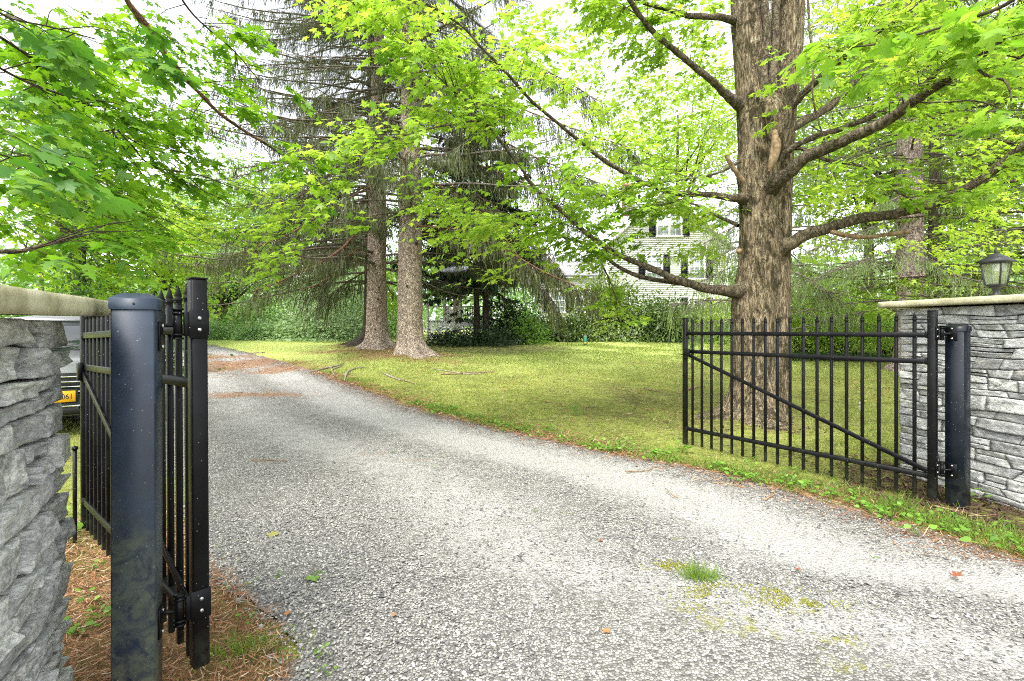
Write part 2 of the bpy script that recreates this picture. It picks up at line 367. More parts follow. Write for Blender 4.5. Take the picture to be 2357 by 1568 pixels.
def stone_mat(name, dark, mid, light, warm):
    m = NT(name); tc = m.n('ShaderNodeTexCoord').outputs['Object']; mp = m.n('ShaderNodeMapping'); mp.inputs['Scale'].default_value = (1, 1, 2.2)
    r = m.rnd(); cb = m.n('ShaderNodeCombineXYZ'); m.l(m.math('MULTIPLY', r, 37.0), cb.inputs[0]); m.l(m.math('MULTIPLY', r, 91.0), cb.inputs[1]); m.l(cb.outputs[0], mp.inputs['Location'])
    m.l(tc, mp.inputs['Vector']); p = mp.outputs[0]
    n1 = m.noise(p, 7, 8, .68, .6); n2 = m.noise(p, 34, 5, .7); n3 = m.noise(p, 2.6, 3, .5, .8)
    c = m.ramp(n1, [(.30, dark), (.45, mid), (.62, light), (.8, tuple(min(.72, x * 1.25) for x in light))])
    c = m.mix(m.ramp(n2, [(.42, .55), (.56, 0.0)]), c, dark)
    r2 = m.math('FRACT', m.math('MULTIPLY', r, 17.3)); c = m.mix(m.ramp(r, [(0, 0.0), (1, .38)]), c, mid); c = m.mix(1.0, c, m.ramp(r2, [(0, (.66, .66, .66)), (.4, (.95, .95, .94)), (1, (1.15, 1.15, 1.1))]), 'MULTIPLY')
    c = m.mix(m.ramp(n3, [(.55, 0.0), (.72, .4)]), c, warm)
    h = m.math('ADD', n1, m.math('MULTIPLY', n2, .45))
    return m.pbr(c, .92, m.bump(h, .9, .022), spec=.2)
M['stone'] = stone_mat('grey_wall_stone', (.075, .08, .08), (.36, .365, .36), (.60, .60, .58), (.36, .34, .26))
M['stone_near'] = stone_mat('pale_grey_wall_stone', (.085, .088, .09), (.42, .425, .42), (.70, .70, .67), (.48, .46, .38))
M['core'] = plain('wall_core', (.02, .02, .02), .95)
def cap_mat():
    m = NT('bluestone_cap'); p = m.pos(); n = m.noise(p, 6, 6, .6); s = m.noise(p, 40, 4, .7)
    c = m.ramp(n, [(.3, (.27, .25, .15)), (.5, (.40, .375, .24)), (.75, (.53, .50, .35))])
    c = m.mix(m.ramp(s, [(.6, 0.0), (.72, .55)]), c, (.2, .13, .07))
    return m.pbr(c, .9, m.bump(m.math('ADD', n, s), .45, .012), spec=.2)
M['cap'] = cap_mat()
# ------------------------------------------------------------------ ground, drive
SPRUCES = [gd(943, 826), gd(866, 812), gd(853, 797)]
SPRUCES = [np.array([p[0], p[1]]) for p in SPRUCES]
MAPLE_XY = np.array([(1744 - PX0) / FOC * 7.95, 7.95])
for p, r, h in ((SPRUCES[0], 1.25, .22), (SPRUCES[1], 1.3, .22), (SPRUCES[2], 1.2, .15), (MAPLE_XY, .9, .09)):
    MOUNDS.append((p[0], p[1], r, h))
right_px = [(2357, 1290), (2240, 1250), (2120, 1213), (2000, 1180), (1900, 1150), (1800, 1124), (1650, 1088), (1550, 1068), (1450, 1050), (1300, 1020), (1230, 1004), (1150, 985),
            (1000, 950), (900, 915), (800, 880), (700, 845), (620, 824), (560, 808), (500, 795)]
RE = np.array([gd(*p)[:2] for p in right_px])
RE = np.vstack([[(40, -6), (15, -1.2), (7.5, 1.6), (5.2, 2.45)], RE, [(RE[-1, 0] - 4, RE[-1, 1] + 3), (RE[-1, 0] - 16, RE[-1, 1] + 6)]])
LE = np.array([(-30, -6), (-9, -2), (-3.2, .2), (-1.25, 1.3), (-1.02, 1.9), (-1.06, 2.2), (-1.35, 2.6), (-2.15, 3.3), (-3.2, 4.6), (-4.2, 5.6), (-5.8, 7.2), (-8.2, 8.8), (-10.6, 11), (-12.6, 15), (-15.2, 19), (-19, 23), (-26, 27)])
YMAX = RE[-1, 1] - .5
def xr(y): return np.interp(y, RE[:, 1], RE[:, 0])
def xl(y): return np.interp(y, LE[:, 1], LE[:, 0])
def smooth(a, b, x): t = np.clip((x - a) / (b - a), 0, 1); return t * t * (3 - 2 * t)

def axis(lo, hi, fine, a, b, grow=1.22):
    v = list(np.arange(a, b + 1e-6, fine)); st = fine
    while v[-1] < hi: st *= grow; v.append(v[-1] + st)
    st = fine
    while v[0] > lo: st *= grow; v.insert(0, v[0] - st)
    return np.array(v)
gx = axis(-400, 400, .14, -9, 9, 1.12); gy = axis(-30, 420, .14, .5, 21, 1.12)
GX, GY = np.meshgrid(gx, gy); gxy = np.stack([GX.ravel(), GY.ravel()], 1)
nx_, ny_ = len(gx), len(gy)
idx = np.arange(nx_ * ny_).reshape(ny_, nx_)
F = np.stack([idx[:-1, :-1], idx[:-1, 1:], idx[1:, 1:], idx[1:, :-1]], -1).reshape(-1, 4)
def edge_dist(x, y): return np.where(x > .5 * (xl(y) + xr(y)), x - xr(y), xl(y) - x)     # >0 outside the drive (sideways metres)
def needle_mask(x, y):
    n = fbm(xyz(x * .8, y * .8), 3, 31); v = 0
    for p in SPRUCES:
        d = np.hypot((x - p[0]) * .75, y - p[1]); v = np.maximum(v, smooth(2.5, .7, d + n * 1.1))
    d = np.hypot((x + 7.4) / 2.4, (y - 14.5) / 2.5); v = np.maximum(v, .9 * smooth(1.1, .4, d + n * .5))
    e = edge_dist(x, y)
    v = np.maximum(v, .62 * smooth(.75, .1, np.abs(e - .16) + n * .45) * (x > 0) * (y < 16))
    v = np.maximum(v, smooth(1.9, .9, np.hypot((x + 2.0) * .8, y - 2.6) + n * .4) * (x < xl(y) + .1))
    v = np.maximum(v, .7 * smooth(.5, .75, fbm(xyz(x * .55, y * .3), 3, 77) * .9 + .25) * (y > 7) * (y < 17))
    return np.clip(v, 0, 1)
def mulch_mask(x, y):
    n = fbm(xyz(x * 1.5, y * 1.5), 3, 41)
    v = smooth(1.05, .45, np.hypot((x - 3.95) * 1.0, (y - 4.55) * .62) + n * .35) * (x > xr(y) + .05)
    v = np.maximum(v, smooth(1.5, .9, np.hypot((x - 5.1) * .9, (y - 3.7)) + n * .3) * (x > xr(y) + .25))
    v = np.maximum(v, .45 * smooth(1.2, .5, np.hypot(x - MAPLE_XY[0], y - MAPLE_XY[1]) + n * .4))
    v = np.maximum(v, .6 * smooth(.45, .75, fbm(xyz(x * .42 + 3, y * .33), 3, 55) + .25) * smooth(5.5, 7, y) * smooth(16, 11, y) * (x > xr(y) + .5))
    v = np.maximum(v, smooth(3.6, 2.4, np.hypot((x + 1.6) * .7, y - 22.8) + n * .5))
    return np.clip(v, 0, 1)
x_, y_ = gxy[:, 0], gxy[:, 1]
far = smooth(11, 22, y_)  # mask for the lawn colour that brightens with distance
ind = np.minimum(x_ - xl(y_), xr(y_) - x_)
gv = np.column_stack([gxy, gz(x_, y_) - .012 - .07 * smooth(.12, .4, ind)])
m = NT('lawn'); p = m.pos(); na = m.noise(p, 1.1, 5, .6); nb = m.noise(p, 13, 5, .7); nc = m.noise(p, 90, 3, .7)
nl = m.noise(m.pos((1, 2.2, 1)), 3.2, 6, .72)
g = m.ramp(na, [(.32, (.12, .14, .026)), (.5, (.235, .27, .048)), (.7, (.35, .38, .085))])
g = m.mix(m.ramp(nl, [(.36, .8), (.52, 0.0)]), g, (.11, .09, .04))
g = m.mix(m.ramp(nb, [(.45, .0), (.62, .7)]), g, (.38, .38, .12))
g = m.mix(1.0, g, (.86, .86, .9), 'MULTIPLY'); far_light = m.attr('far'); g = m.mix(far_light, g, m.ramp(nb, [(.3, (.27, .35, .065)), (.55, (.43, .50, .14)), (.7, (.55, .58, .25))]))  # far lawn painted brighter to imitate open sky and sun on it
nd = m.ramp(nc, [(.3, (.09, .05, .024)), (.55, (.23, .135, .07)), (.75, (.36, .235, .13))])
mu = m.ramp(nc, [(.3, (.025, .016, .011)), (.55, (.085, .055, .035)), (.8, (.22, .16, .11))])
g = m.mix(m.math('MULTIPLY', m.attr('needle'), m.ramp(nb, [(.3, .55), (.6, 1.0)])), g, nd)
g = m.mix(m.math('MULTIPLY', m.attr('mulch'), m.ramp(m.noise(p, 7, 5, .75), [(.38, .15), (.58, 1.0)])), g, mu)
M['lawn'] = m.pbr(g, .95, m.bump(m.math('ADD', nb, nc), .8, .03), spec=.1)
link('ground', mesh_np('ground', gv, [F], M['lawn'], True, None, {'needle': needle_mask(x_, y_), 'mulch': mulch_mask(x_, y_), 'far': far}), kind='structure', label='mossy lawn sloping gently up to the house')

# gravel drive: a sheet over the ground with a ragged edge
ys = np.concatenate([np.arange(-5.5, 1, .25), np.arange(1, 8, .05), np.arange(8, 16, .1), np.arange(16, YMAX, .25)])
ts = np.linspace(0, 1, 64)
YY, TT = np.meshgrid(ys, ts, indexing='ij')
wob = lambda y, s: .12 * vnoise(xyz(y * 1.7, s), 3) + .08 * vnoise(xyz(y * 5, s), 4) + .04 * vnoise(xyz(y * 14, s), 6)
XL, XR = xl(YY) + wob(YY, 1.0), xr(YY) + wob(YY, 9.0) + .0
XX = XL + (XR - XL) * TT
crown = 0.02 * np.clip(np.minimum(TT, 1 - TT) * 14, 0, 1)
rut = np.maximum(np.exp(-((XX - (xr(YY) - 1.25)) / .62) ** 2), .6 * np.exp(-((XX - (xr(YY) - 3.3)) / .7) ** 2))
ZZ = gz(XX, YY) - .008 + crown + .012 * fbm(xyz(XX * 1.3, YY * 1.3), 2, 8) * np.clip(np.minimum(TT, 1 - TT) * 10, 0, 1) - .018 * rut * np.clip(np.minimum(TT, 1 - TT) * 10, 0, 1)
ii = np.arange(len(ys) * len(ts)).reshape(len(ys), len(ts))
F = np.stack([ii[:-1, :-1], ii[:-1, 1:], ii[1:, 1:], ii[1:, :-1]], -1).reshape(-1, 4)
m = NT('gravel'); p = m.pos()
nbig = m.noise(p, .9, 4, .6); nmid = m.noise(p, 5, 4, .65)
vc = m.voro(p, 62, 'F1', 'Color'); vd = m.voro(p, 62, 'F1', 'Distance'); ve = m.voro(p, 62, 'DISTANCE_TO_EDGE')
vf = m.voro(p, 150, 'F1', 'Color'); vfd = m.voro(p, 150, 'F1', 'Distance')
bw = lambda c: (lambda x: (m.l(c, x.inputs[0]), x.outputs[0])[1])(m.n('ShaderNodeRGBToBW'))
stone = m.ramp(bw(vc), [(.12, (.075, .074, .07)), (.35, (.205, .197, .18)), (.6, (.31, .298, .27)), (.85, (.45, .435, .395))])
stone = m.mix(m.ramp(ve, [(0.0, .95), (.2, 0.0)]), stone, (.03, .029, .026))
fine = m.ramp(bw(vf), [(.15, (.21, .203, .188)), (.5, (.335, .326, .305)), (.85, (.43, .42, .392))])
dust = m.math('ADD', m.attr('rut'), m.math('MULTIPLY', m.math('SUBTRACT', nmid, .5), 1.3))
c = m.mix(m.ramp(dust, [(.1, 0.12), (.75, .9)]), stone, fine)
c = m.mix(m.ramp(nbig, [(.35, .16), (.6, 0.0)]), c, (.14, .13, .105))
nn = m.math('ADD', m.attr('needle'), m.math('MULTIPLY', m.math('SUBTRACT', nmid, .55), .9))
c = m.mix(m.ramp(nn, [(.35, 0.0), (.75, .85)]), c, m.ramp(m.noise(p, 80, 3, .7), [(.3, (.12, .06, .03)), (.7, (.34, .2, .11))]))
mo = m.math('ADD', m.attr('moss'), m.math('MULTIPLY', m.math('SUBTRACT', m.noise(p, 16, 5, .7), .5), 1.6))
c = m.mix(m.ramp(mo, [(.55, 0.0), (.8, .8)]), c, m.ramp(m.noise(p, 70, 3), [(.3, (.10, .10, .012)), (.7, (.27, .26, .03))]))
h = m.math('SUBTRACT', m.math('MULTIPLY', bw(vc), .6), vd)
M['gravel'] = m.pbr(c, .92, m.bump(h, .75, .016), spec=.2)
def drive_needle(x, y):
    n = fbm(xyz(x * 1.2, y * .9), 3, 61); v = 0
    for (px, py, rx, ry, a) in ((560, 838, 90, 16, .9), (600, 910, 150, 9, .8), (640, 850, 70, 12, .8), (860, 1045, 60, 10, .5), (960, 1060, 60, 8, .5)):
        c_ = gd(px, py); kx = rx / FOC * c_[1]; ky = ry * c_[1] ** 2 / 1725
        v = np.maximum(v, a * smooth(1.4, .2, np.hypot((x - c_[0]) / kx, (y - c_[1]) / ky) + .5 * n))
    e = np.minimum(x - xl(y), xr(y) - x)
    v = np.maximum(v, .7 * smooth(.35, 0, e + .2 * n))
    v = np.maximum(v, .8 * smooth(13, 16, y) * smooth(22, 18, y) * smooth(-.1, .3, n))
    return v
def drive_moss(x, y):
    v = 0
    for (px, py, rx, ry) in ((1540, 1308, 50, 16), (1640, 1350, 90, 22), (1600, 1400, 110, 40), (1790, 1380, 90, 20), (1850, 1410, 110, 26), (1700, 1450, 200, 50), (1930, 1480, 150, 50), (1560, 1240, 60, 12), (1300, 1185, 40, 8), (1950, 1540, 200, 40)):
        c_ = gd(px, py); kx = rx / FOC * c_[1]; ky = ry * c_[1] ** 2 / 1725
        v = np.maximum(v, .62 * smooth(1.3, .2, np.hypot((x - c_[0]) / kx, (y - c_[1]) / ky)))
    return v
X1, Y1 = XX.ravel(), YY.ravel()
link('driveway', mesh_np('driveway', np.column_stack([X1, Y1, ZZ.ravel()]), [F], M['gravel'], True, None,
     {'rut': rut.ravel(), 'needle': drive_needle(X1, Y1), 'moss': drive_moss(X1, Y1)}), kind='structure', label='pale grey gravel drive curving in between the gates')
def dz(x, y):                          # top of whatever lies there
    x = np.asarray(x, float); e = np.minimum(x - xl(y), xr(y) - x)
    return gz(x, y) + np.where(e > 0, np.clip(e * .15, 0, .012), 0)
# ------------------------------------------------------------------ gates, posts, piers
def Rz(a): c, s = math.cos(a), math.sin(a); return np.array([[c, -s, 0], [s, c, 0], [0, 0, 1.]])
def R_dir(d):                          # rotation whose X axis runs along d
    d = nrm(np.asarray(d, float)); y = nrm(np.cross([0, 0, 1.], d)); z = np.cross(d, y); return np.column_stack([d, y, z])

def make_gate(label, hinge, tip, sag, pin_side):
    hinge = np.array(hinge); tip = np.array(tip); v = tip - hinge; L = np.hypot(*v); a = math.atan2(v[1], v[0])
    root = thing('driveway_gate', label, 'gate', (hinge[0], hinge[1], 0), a, 'wrought gates at the drive entrance')
    root.rotation_euler = (0, math.atan2(sag, L), a); root.location.z = sag
    g = M['gate']
    for (x, w, top, bot, nm) in ((.0, .06, 1.665, .045, 'hinge_stile'), (L, .052, 1.65, .03, 'end_stile')):
        mb = MB().bbox((x, 0, (top + bot) / 2), (w, w, top - bot), .005)
        mb.bbox((x, 0, top + .003), (w + .004, w + .004, .008), .003); mb.build(nm, g, root)
    z1, z2, z3 = 1.458, 1.225, .232; x0, x1 = .03, L - .026
    for z in (z1, z2, z3):
        MB().bbox(((x0 + x1) / 2, 0, z), (x1 - x0, .04, .044), .004).build('rail', g, root)
    # brackets at the rail ends
    for z in (z1, z2, z3):
        for x in (x0 + .008, x1 - .008):
            MB().bbox((x, 0, z), (.02, .05, .054), .003).build('rail_bracket', g, root)
    b0, b1 = np.array([x1, .022, z2 - .03]), np.array([x0, .022, z3 + .045]); d = b1 - b0
    MB().bbox((b0 + b1) / 2, (np.linalg.norm(d), .012, .042), .003, R_dir(d)).build('brace', g, root)
    n = 18; pk = None
    for i in range(n):
        x = x0 + (x1 - x0) * (i + .72) / (n + .35)
        if pk is None:
            mb = MB(); s = .0255
            mb.bbox((0, 0, (1.578 + .035) / 2), (s, s, 1.578 - .035), .003)
            pk = mb.mesh('picket', g)
            mf = MB(); mf.lathe([(.0145, 1.572), (.0155, 1.585), (.0185, 1.592), (.0185, 1.6), (.013, 1.606), (.0165, 1.612), (.0015, 1.662), (0, 1.663)], k=8)
            fm = mf.mesh('finial', g)
        p = link('picket', pk, root, loc=(x, 0, 0)); link('finial', fm, p)
    # hinges: strap plate on the stile, barrel, threaded pin to the post plate
    bx, by, ex, ey = (-.014, .076, .052, .165) if pin_side > 0 else (-.062, -.008, -.128, -.06)
    for z in (1.475, .31):
        h = MB()
        if pin_side > 0: h.bbox((-.0335, .004, z), (.007, .074, .118), .003); bolts = [((-.037, .004, z + q), (-.045, .004, z + q)) for q in (-.024, .024)]; h.bbox((-.024, .048, z), (.02, .02, .1), .003)
        else: h.bbox((-.0335, 0, z), (.007, .07, .118), .003); bolts = [((-.037, .02, z + q), (-.045, .02, z + q)) for q in (-.03, .03)]
        ho = h.build('hinge_plate', g, root)
        for (p0, p1) in bolts: MB().cyl(p0, p1, .0075, k=8).build('bolt', M['steel'], ho)
        b = MB(); b.lathe([(0, z - .06), (.0165, z - .06), (.0165, z + .06), (0, z + .06)], (bx, by, 0), 14)
        for q in (-.06, -.044, .044, .06): b.lathe([(0, q - .0035), (.022, q - .0035), (.022, q + .0035), (0, q + .0035)], (bx, by, z), 14)
        b.build('hinge_barrel', g, root)
        r = MB(); r.cyl((bx, by, z - .005), (ex, ey, z - .005), .0085, k=8); t_ = .62
        r.bbox((bx + (ex - bx) * t_, by + (ey - by) * t_, z - .005), (.02, .02, .024), .004); r.build('hinge_pin', g, root)
    MB().cyl((L + .02, 0, 1.185), (L + .075, 0, 1.185), .007, k=8).build('latch_pin', g, root)
    lt = MB().bbox((L - .05, .036, 1.21), (.09, .03, .1), .006); lt.bbox((L - .035, .04, 1.15), (.05, .02, .05), .006); lt.build('latch', g, root)
    MB().bbox((L - .02, .04, .93), (.05, .012, .018), .003).build('catch', g, root)
    return root
HL, TL = (-1.312, 2.1), (-3.175, 3.72)
HR, TR = (3.645, 4.33), (2.24, 6.46)
make_gate('open black picket gate leaf seen edge on behind the near blue-black post', HL, TL, .05, 1)
make_gate('open black picket gate leaf standing in front of the maple trunk', HR, TR, 0.0, -1)

def post(label, xy, theta, s, top, mat, side, plate_z):
    g = -.1
    root = thing('gate_post', label, 'gate post', (xy[0], xy[1], 0), theta, 'square steel posts that carry the gates')
    mb = MB().bbox((0, 0, (top - .02 + g) / 2), (s, s, top - .02 - g), .007); o = mb.build('tube', mat, root)
    cp = MB(); h = s / 2
    cp.lathe([(h + .0045, top - .052), (h + .0045, top - .012), (h - .003, top - .004), (h - .026, top + .011), (h - .03, top + .012), (0, top + .0125)], sq=True); cp.lathe([(h - .002, top - .05), (h + .0045, top - .052)], sq=True)
    R = None
    co = cp.build('post_cap', mat, root)
    MB().cyl((0.004, -h - .0046, top - .03), (0.004, -h - .0056, top - .03), .0045, k=10).build('screw_hole', M['core'], co)
    for z in plate_z:
        pl = MB().bbox((side * (h + .004), .01, z), (.008, .062, .118), .003).build('hinge_plate', M['gate'], root)
        for q in (-.042, .042):
            MB().cyl((side * (h + .008), .012, z + q), (side * (h + .015), .012, z + q), .008, k=8).build('bolt', M['steel'], pl)
    return root
th = math.radians(24)
sl = .14; cl = np.array([-1.395, 1.95]); pd, dd = np.array([math.cos(th), math.sin(th)]), np.array([-math.sin(th), math.cos(th)])
cen_l = cl - pd * sl / 2 + dd * sl / 2
post('worn blue-black square gate post close to the left pier', cen_l, th, sl, 1.632, M['post_sky_tint'], 1, (1.475, .32))
sr = .132; cr = np.array([1040.5 / FOC * 4.2, 4.2]); th2 = math.radians(28.5)
pd2, dd2 = np.array([math.cos(th2), math.sin(th2)]), np.array([-math.sin(th2), math.cos(th2)])
cen_r = cr + pd2 * sr / 2 + dd2 * sr / 2
post('shiny black square gate post in front of the right stone pier', cen_r, th2, sr, 1.54, M['post_black'], -1, (1.47, .3))

# dry laid stone piers: every stone is a piece
def grid_box(n):                         # unit block: vertices on the six faces of a subdivided box
    nx, ny, nz = n; V = {}; verts = []; F = []
    def vid(i, j, k):
        if (i, j, k) not in V: V[(i, j, k)] = len(verts); verts.append((2 * i / nx - 1, 2 * j / ny - 1, 2 * k / nz - 1))
        return V[(i, j, k)]
    for i in range(nx):
        for j in range(ny):
            F.append([vid(i, j, 0), vid(i, j + 1, 0), vid(i + 1, j + 1, 0), vid(i + 1, j, 0)]); F.append([vid(i, j, nz), vid(i + 1, j, nz), vid(i + 1, j + 1, nz), vid(i, j + 1, nz)])
        for k in range(nz):
            F.append([vid(i, 0, k), vid(i + 1, 0, k), vid(i + 1, 0, k + 1), vid(i, 0, k + 1)]); F.append([vid(i, ny, k), vid(i, ny, k + 1), vid(i + 1, ny, k + 1), vid(i + 1, ny, k)])
    for j in range(ny):
        for k in range(nz):
            F.append([vid(0, j, k), vid(0, j, k + 1), vid(0, j + 1, k + 1), vid(0, j + 1, k)]); F.append([vid(nx, j, k), vid(nx, j + 1, k), vid(nx, j + 1, k + 1), vid(nx, j, k + 1)])
    return np.array(verts), np.array(F)
def stone_mesh(L, D, H, rng, n, mat, rough):       # a loose slab
    P, F = grid_box(n); r = np.maximum(0, np.abs(P) - .55) / .45
    P = P * (1 - .14 * (r[:, [1, 2, 0]] ** 2 + r[:, [2, 0, 1]] ** 2) * rough[1]) * np.array([L, D, H]) / 2
    off = rng.uniform(0, 100, 3); nz_ = np.stack([fbm(P * rough[2] + off + k * 31, 3, 3) for k in range(3)], -1)
    return mesh_np('stone', P + nz_ * np.array([.6, 1.0, .45]) * rough[0], [F], mat)
def pier(root, length, depth, height, courses, lens, rng, mat, res, rough, proud, z0=-.06, seed=0, gap=(.004, .009)):
    # local frame: X along the inner face, -Y towards the drive; irregular courses share their joints
    zs = [z0]
    while zs[-1] < height - .02:
        h = rng.uniform(*courses)
        zs.append(height if height - zs[-1] - h < courses[0] * .6 else zs[-1] + h)
    amp = (courses[0] + courses[1]) * .10
    for side in range(4):
        half = (length if side in (0, 2) else depth - .3) / 2
        zb = lambda k, x: zs[k] + (0 if k in (0, len(zs) - 1) else amp * vnoise(xyz(x * 3.1, k * 7.3 + side * 31), seed) + amp * .8 * vnoise(xyz(x * 1.1, k * 3.7 + side), seed + 5))
        for k in range(len(zs) - 1):
            x = -half; j0 = (x, 0.0)
            while x < half - .01:
                w = rng.uniform(*lens)
                if half - x - w < lens[0] * .75: w = half - x
                j1 = (x + w, 0.0 if x + w > half - .01 else rng.normal(0, .16) * (zs[k + 1] - zs[k]))
                parts = [(0., 1.)]
                if side == 0 and zs[k + 1] - zs[k] > courses[0] * 1.2 and rng.random() < .24: c_ = rng.uniform(.38, .62); parts = [(0., c_), (c_, 1.)]
                for (wa, wb) in parts:
                    P, F = grid_box(res if side == 0 else (4, 2, 2)); g = rng.uniform(*gap); D = .17 + rng.uniform(0, .05); pr = rng.uniform(-proud, proud)
                    u, v, t = P[:, 0], P[:, 1], wa + (wb - wa) * (P[:, 2] + 1) / 2
                    xa = j0[0] + j0[1] * (t * 2 - 1) + g; xb = j1[0] + j1[1] * (t * 2 - 1) - g; X = xa + (xb - xa) * (u + 1) / 2
                    za, zc = zb(k, X), zb(k + 1, X); Z = za + (zc - za) * t; cz = .5 * (za + zc) if len(parts) == 1 else za + (zc - za) * (wa + wb) / 2
                    Z = Z - np.sign(P[:, 2]) * g * .6 * (np.abs(P[:, 2]) ** 3)
                    q = np.stack([X, v * D / 2, Z], -1); off = rng.uniform(0, 100, 3)
                    fr = np.clip(-v, 0, 1); edge = np.maximum(np.abs(u) ** 6, np.abs(P[:, 2]) ** 4)
                    fn = fbm(q * np.array([rough[2], rough[2], rough[2] * 1.6]) + off, 4, seed + 3); rg = 1 - 2 * np.abs(fbm(q * rough[2] * .6 + off[::-1], 2, seed + 8))
                    Y = v * D / 2 - fr * (rough[0] * (fn + .7 * rg) - rough[1] * edge + rng.normal(0, .35) * rough[0] * u + rng.normal(0, .5) * rough[0] * P[:, 2]) - fr * rough[3] * np.max(np.stack([a_ * u + b_ * P[:, 2] + c_ for a_, b_, c_ in zip(rng.normal(0, .8, 6), rng.normal(0, .8, 6), rng.uniform(-.6, .1, 6))]), 0)
                    X = X + rough[0] * .45 * fbm(q * rough[2] * 1.3 + off + 9, 2, seed) * np.abs(u) ** 2; Z = Z + rough[0] * .35 * fbm(q * rough[2] * 1.3 + off + 19, 2, seed)
                    c0 = np.array([X.mean(), 0, Z.mean()]); Vv = np.stack([X, Y, Z], -1) - c0
                    o = link('stone', mesh_np('stone', Vv, [F], mat), root); cx, czz = c0[0], c0[2]
                    if side == 0: o.location = (cx, -depth / 2 + D / 2 - pr, czz); rz = 0
                    elif side == 2: o.location = (-cx, depth / 2 - D / 2 + pr, czz); rz = math.pi
                    elif side == 1: o.location = (length / 2 - D / 2 + pr, cx, czz); rz = math.pi / 2
                    else: o.location = (-length / 2 + D / 2 - pr, -cx, czz); rz = -math.pi / 2
                    o.rotation_euler = (0, 0, rz + rng.normal(0, .012))
                x += w; j0 = j1
    MB().box((0, 0, (height - .02 + z0) / 2), (length - .17, depth - .17, height - .02 - z0)).build('mortar_core', M['core'], root)
def capstone(root, length, depth, z, th_, mat, rng, name='capstone', tilt=0):
    nx, ny = 40, 14; me = stone_mesh(length, depth, th_, rng, (nx, ny, 3), mat, (.006, .06, 9)); o = link(name, me, root, loc=(0, 0, z + th_ / 2)); o.rotation_euler = (0, tilt, 0); return o
rng = np.random.default_rng(11)
# left pier, the inner face runs from the far corner towards the camera
fl = np.array([-1.81, 2.03]); dl = nrm(np.array([.56, -.99])); nl = np.array([dl[1], -dl[0]])   # nl: away from the drive (left)
if nl[0] > 0: nl = -nl
Ll, Dl = 1.15, .85
cL = fl + dl * Ll / 2 + nl * Dl / 2
rootL = thing('stone_pier', 'rough dry stone pier cut by the left edge of the photo, tan slab on top', 'stone pier', (cL[0], cL[1], 0), math.atan2(-dl[1], -dl[0]), 'stone gate piers')
# local +X = away from camera (-dl); local -Y must face the drive
pier(rootL, Ll, Dl, 1.54, (.075, .15), (.14, .36), rng, M['stone_near'], (24, 4, 13), (.010, .014, 13, .014), .02, seed=4, gap=(.007, .014))
c = capstone(rootL, Ll + .24, Dl + .26, 1.548, .066, M['cap'], rng); c.location.x = .0; c.rotation_euler = (0, -.02, 0)
# right pier
fr = np.array([4.03, 5.2]); dr = nrm(np.array([.25, -1.0])); nr = np.array([-dr[1], dr[0]])
if nr[0] < 0: nr = -nr
Lr, Dr = 1.75, .95
cR = fr + dr * Lr / 2 + nr * Dr / 2
rootR = thing('stone_pier', 'squared grey stone pier on the right with the lantern on its cap', 'stone pier', (cR[0], cR[1], 0), math.atan2(dr[1], dr[0]), 'stone gate piers')
pier(rootR, Lr, Dr, 1.722, (.06, .125), (.14, .44), rng, M['stone'], (12, 3, 6), (.007, .007, 13, .008), .01, seed=2)
c = capstone(rootR, Lr + .3, Dr + .24, 1.735, .062, M['cap'], rng)

# lantern on the right pier
lx, ly = 4.63, 4.78
lan = thing('pier_lantern', 'black four sided lantern standing on the right pier cap', 'lantern', (lx, ly, 1.795), math.radians(20))
k = .98
MB().lathe([(.0, 0), (.092, 0), (.092, .006), (.07, .02), (.042, .05), (.036, .066), (.05, .075), (.05, .08)], k=20).build('base', M['lamp'], lan, True)
MB().lathe([(.036, .066), (.046, .085), (.062, .1), (.072, .112), (.0, .112)], k=20).build('neck', M['lamp'], lan, True)
mb = MB(); mb.lathe([(0, .108), (.078, .108), (.092, .118), (.098, .128), (0, .128)], sq=True); mb.build('body_floor', M['lamp'], lan)
z0, z1_, w0, w1 = .128, .305, .094, .135
for sx, sy in ((1, 1), (1, -1), (-1, -1), (-1, 1)):
    MB().tube([(sx * w0, sy * w0, z0 - .003), (sx * w1, sy * w1, z1_)], [.013, .013], 4).build('corner_bar', M['lamp'], lan)
gl = NT('lantern_glass'); gp = gl.n('ShaderNodeBsdfTransparent'); gp.inputs['Color'].default_value = (.88, .92, .84, 1)
tr = gl.n('ShaderNodeBsdfTranslucent'); tr.inputs[0].default_value = (.8, .84, .7, 1); mm = gl.n('ShaderNodeMixShader'); mm.inputs[0].default_value = .4
gs = gl.n('ShaderNodeBsdfGlossy'); gs.inputs['Roughness'].default_value = .08; m2 = gl.n('ShaderNodeMixShader'); m2.inputs[0].default_value = .08
gl.l(gp.outputs[0], mm.inputs[1]); gl.l(tr.outputs[0], mm.inputs[2]); gl.l(mm.outputs[0], m2.inputs[1]); gl.l(gs.outputs[0], m2.inputs[2]); gl.l(m2.outputs[0], gl.out.inputs[0]); M['lampglass'] = gl.m
for q in range(4):
    R = Rz(q * math.pi / 2); V = np.array([[-w0 + .01, -w0, z0], [w0 - .01, -w0, z0], [w1 - .01, -w1, z1_], [-w1 + .01, -w1, z1_]])
    V = np.vstack([V, V + [0, .004, 0]]) @ R.T
    link('glass_pane', mesh_np('glass_pane', V, [np.array([[0, 1, 2, 3], [7, 6, 5, 4], [0, 4, 5, 1], [1, 5, 6, 2], [2, 6, 7, 3], [3, 7, 4, 0]])], M['lampglass']), lan)
mb = MB(); mb.lathe([(0, z1_ - .004), (.142, z1_ - .004), (.142, z1_ + .006), (.178, z1_ + .008), (.182, z1_ + .018), (.1, z1_ + .05), (.095, z1_ + .058), (.05, z1_ + .078), (.045, z1_ + .085), (0, z1_ + .088)], sq=True); mb.build('lantern_roof', M['lamp'], lan)
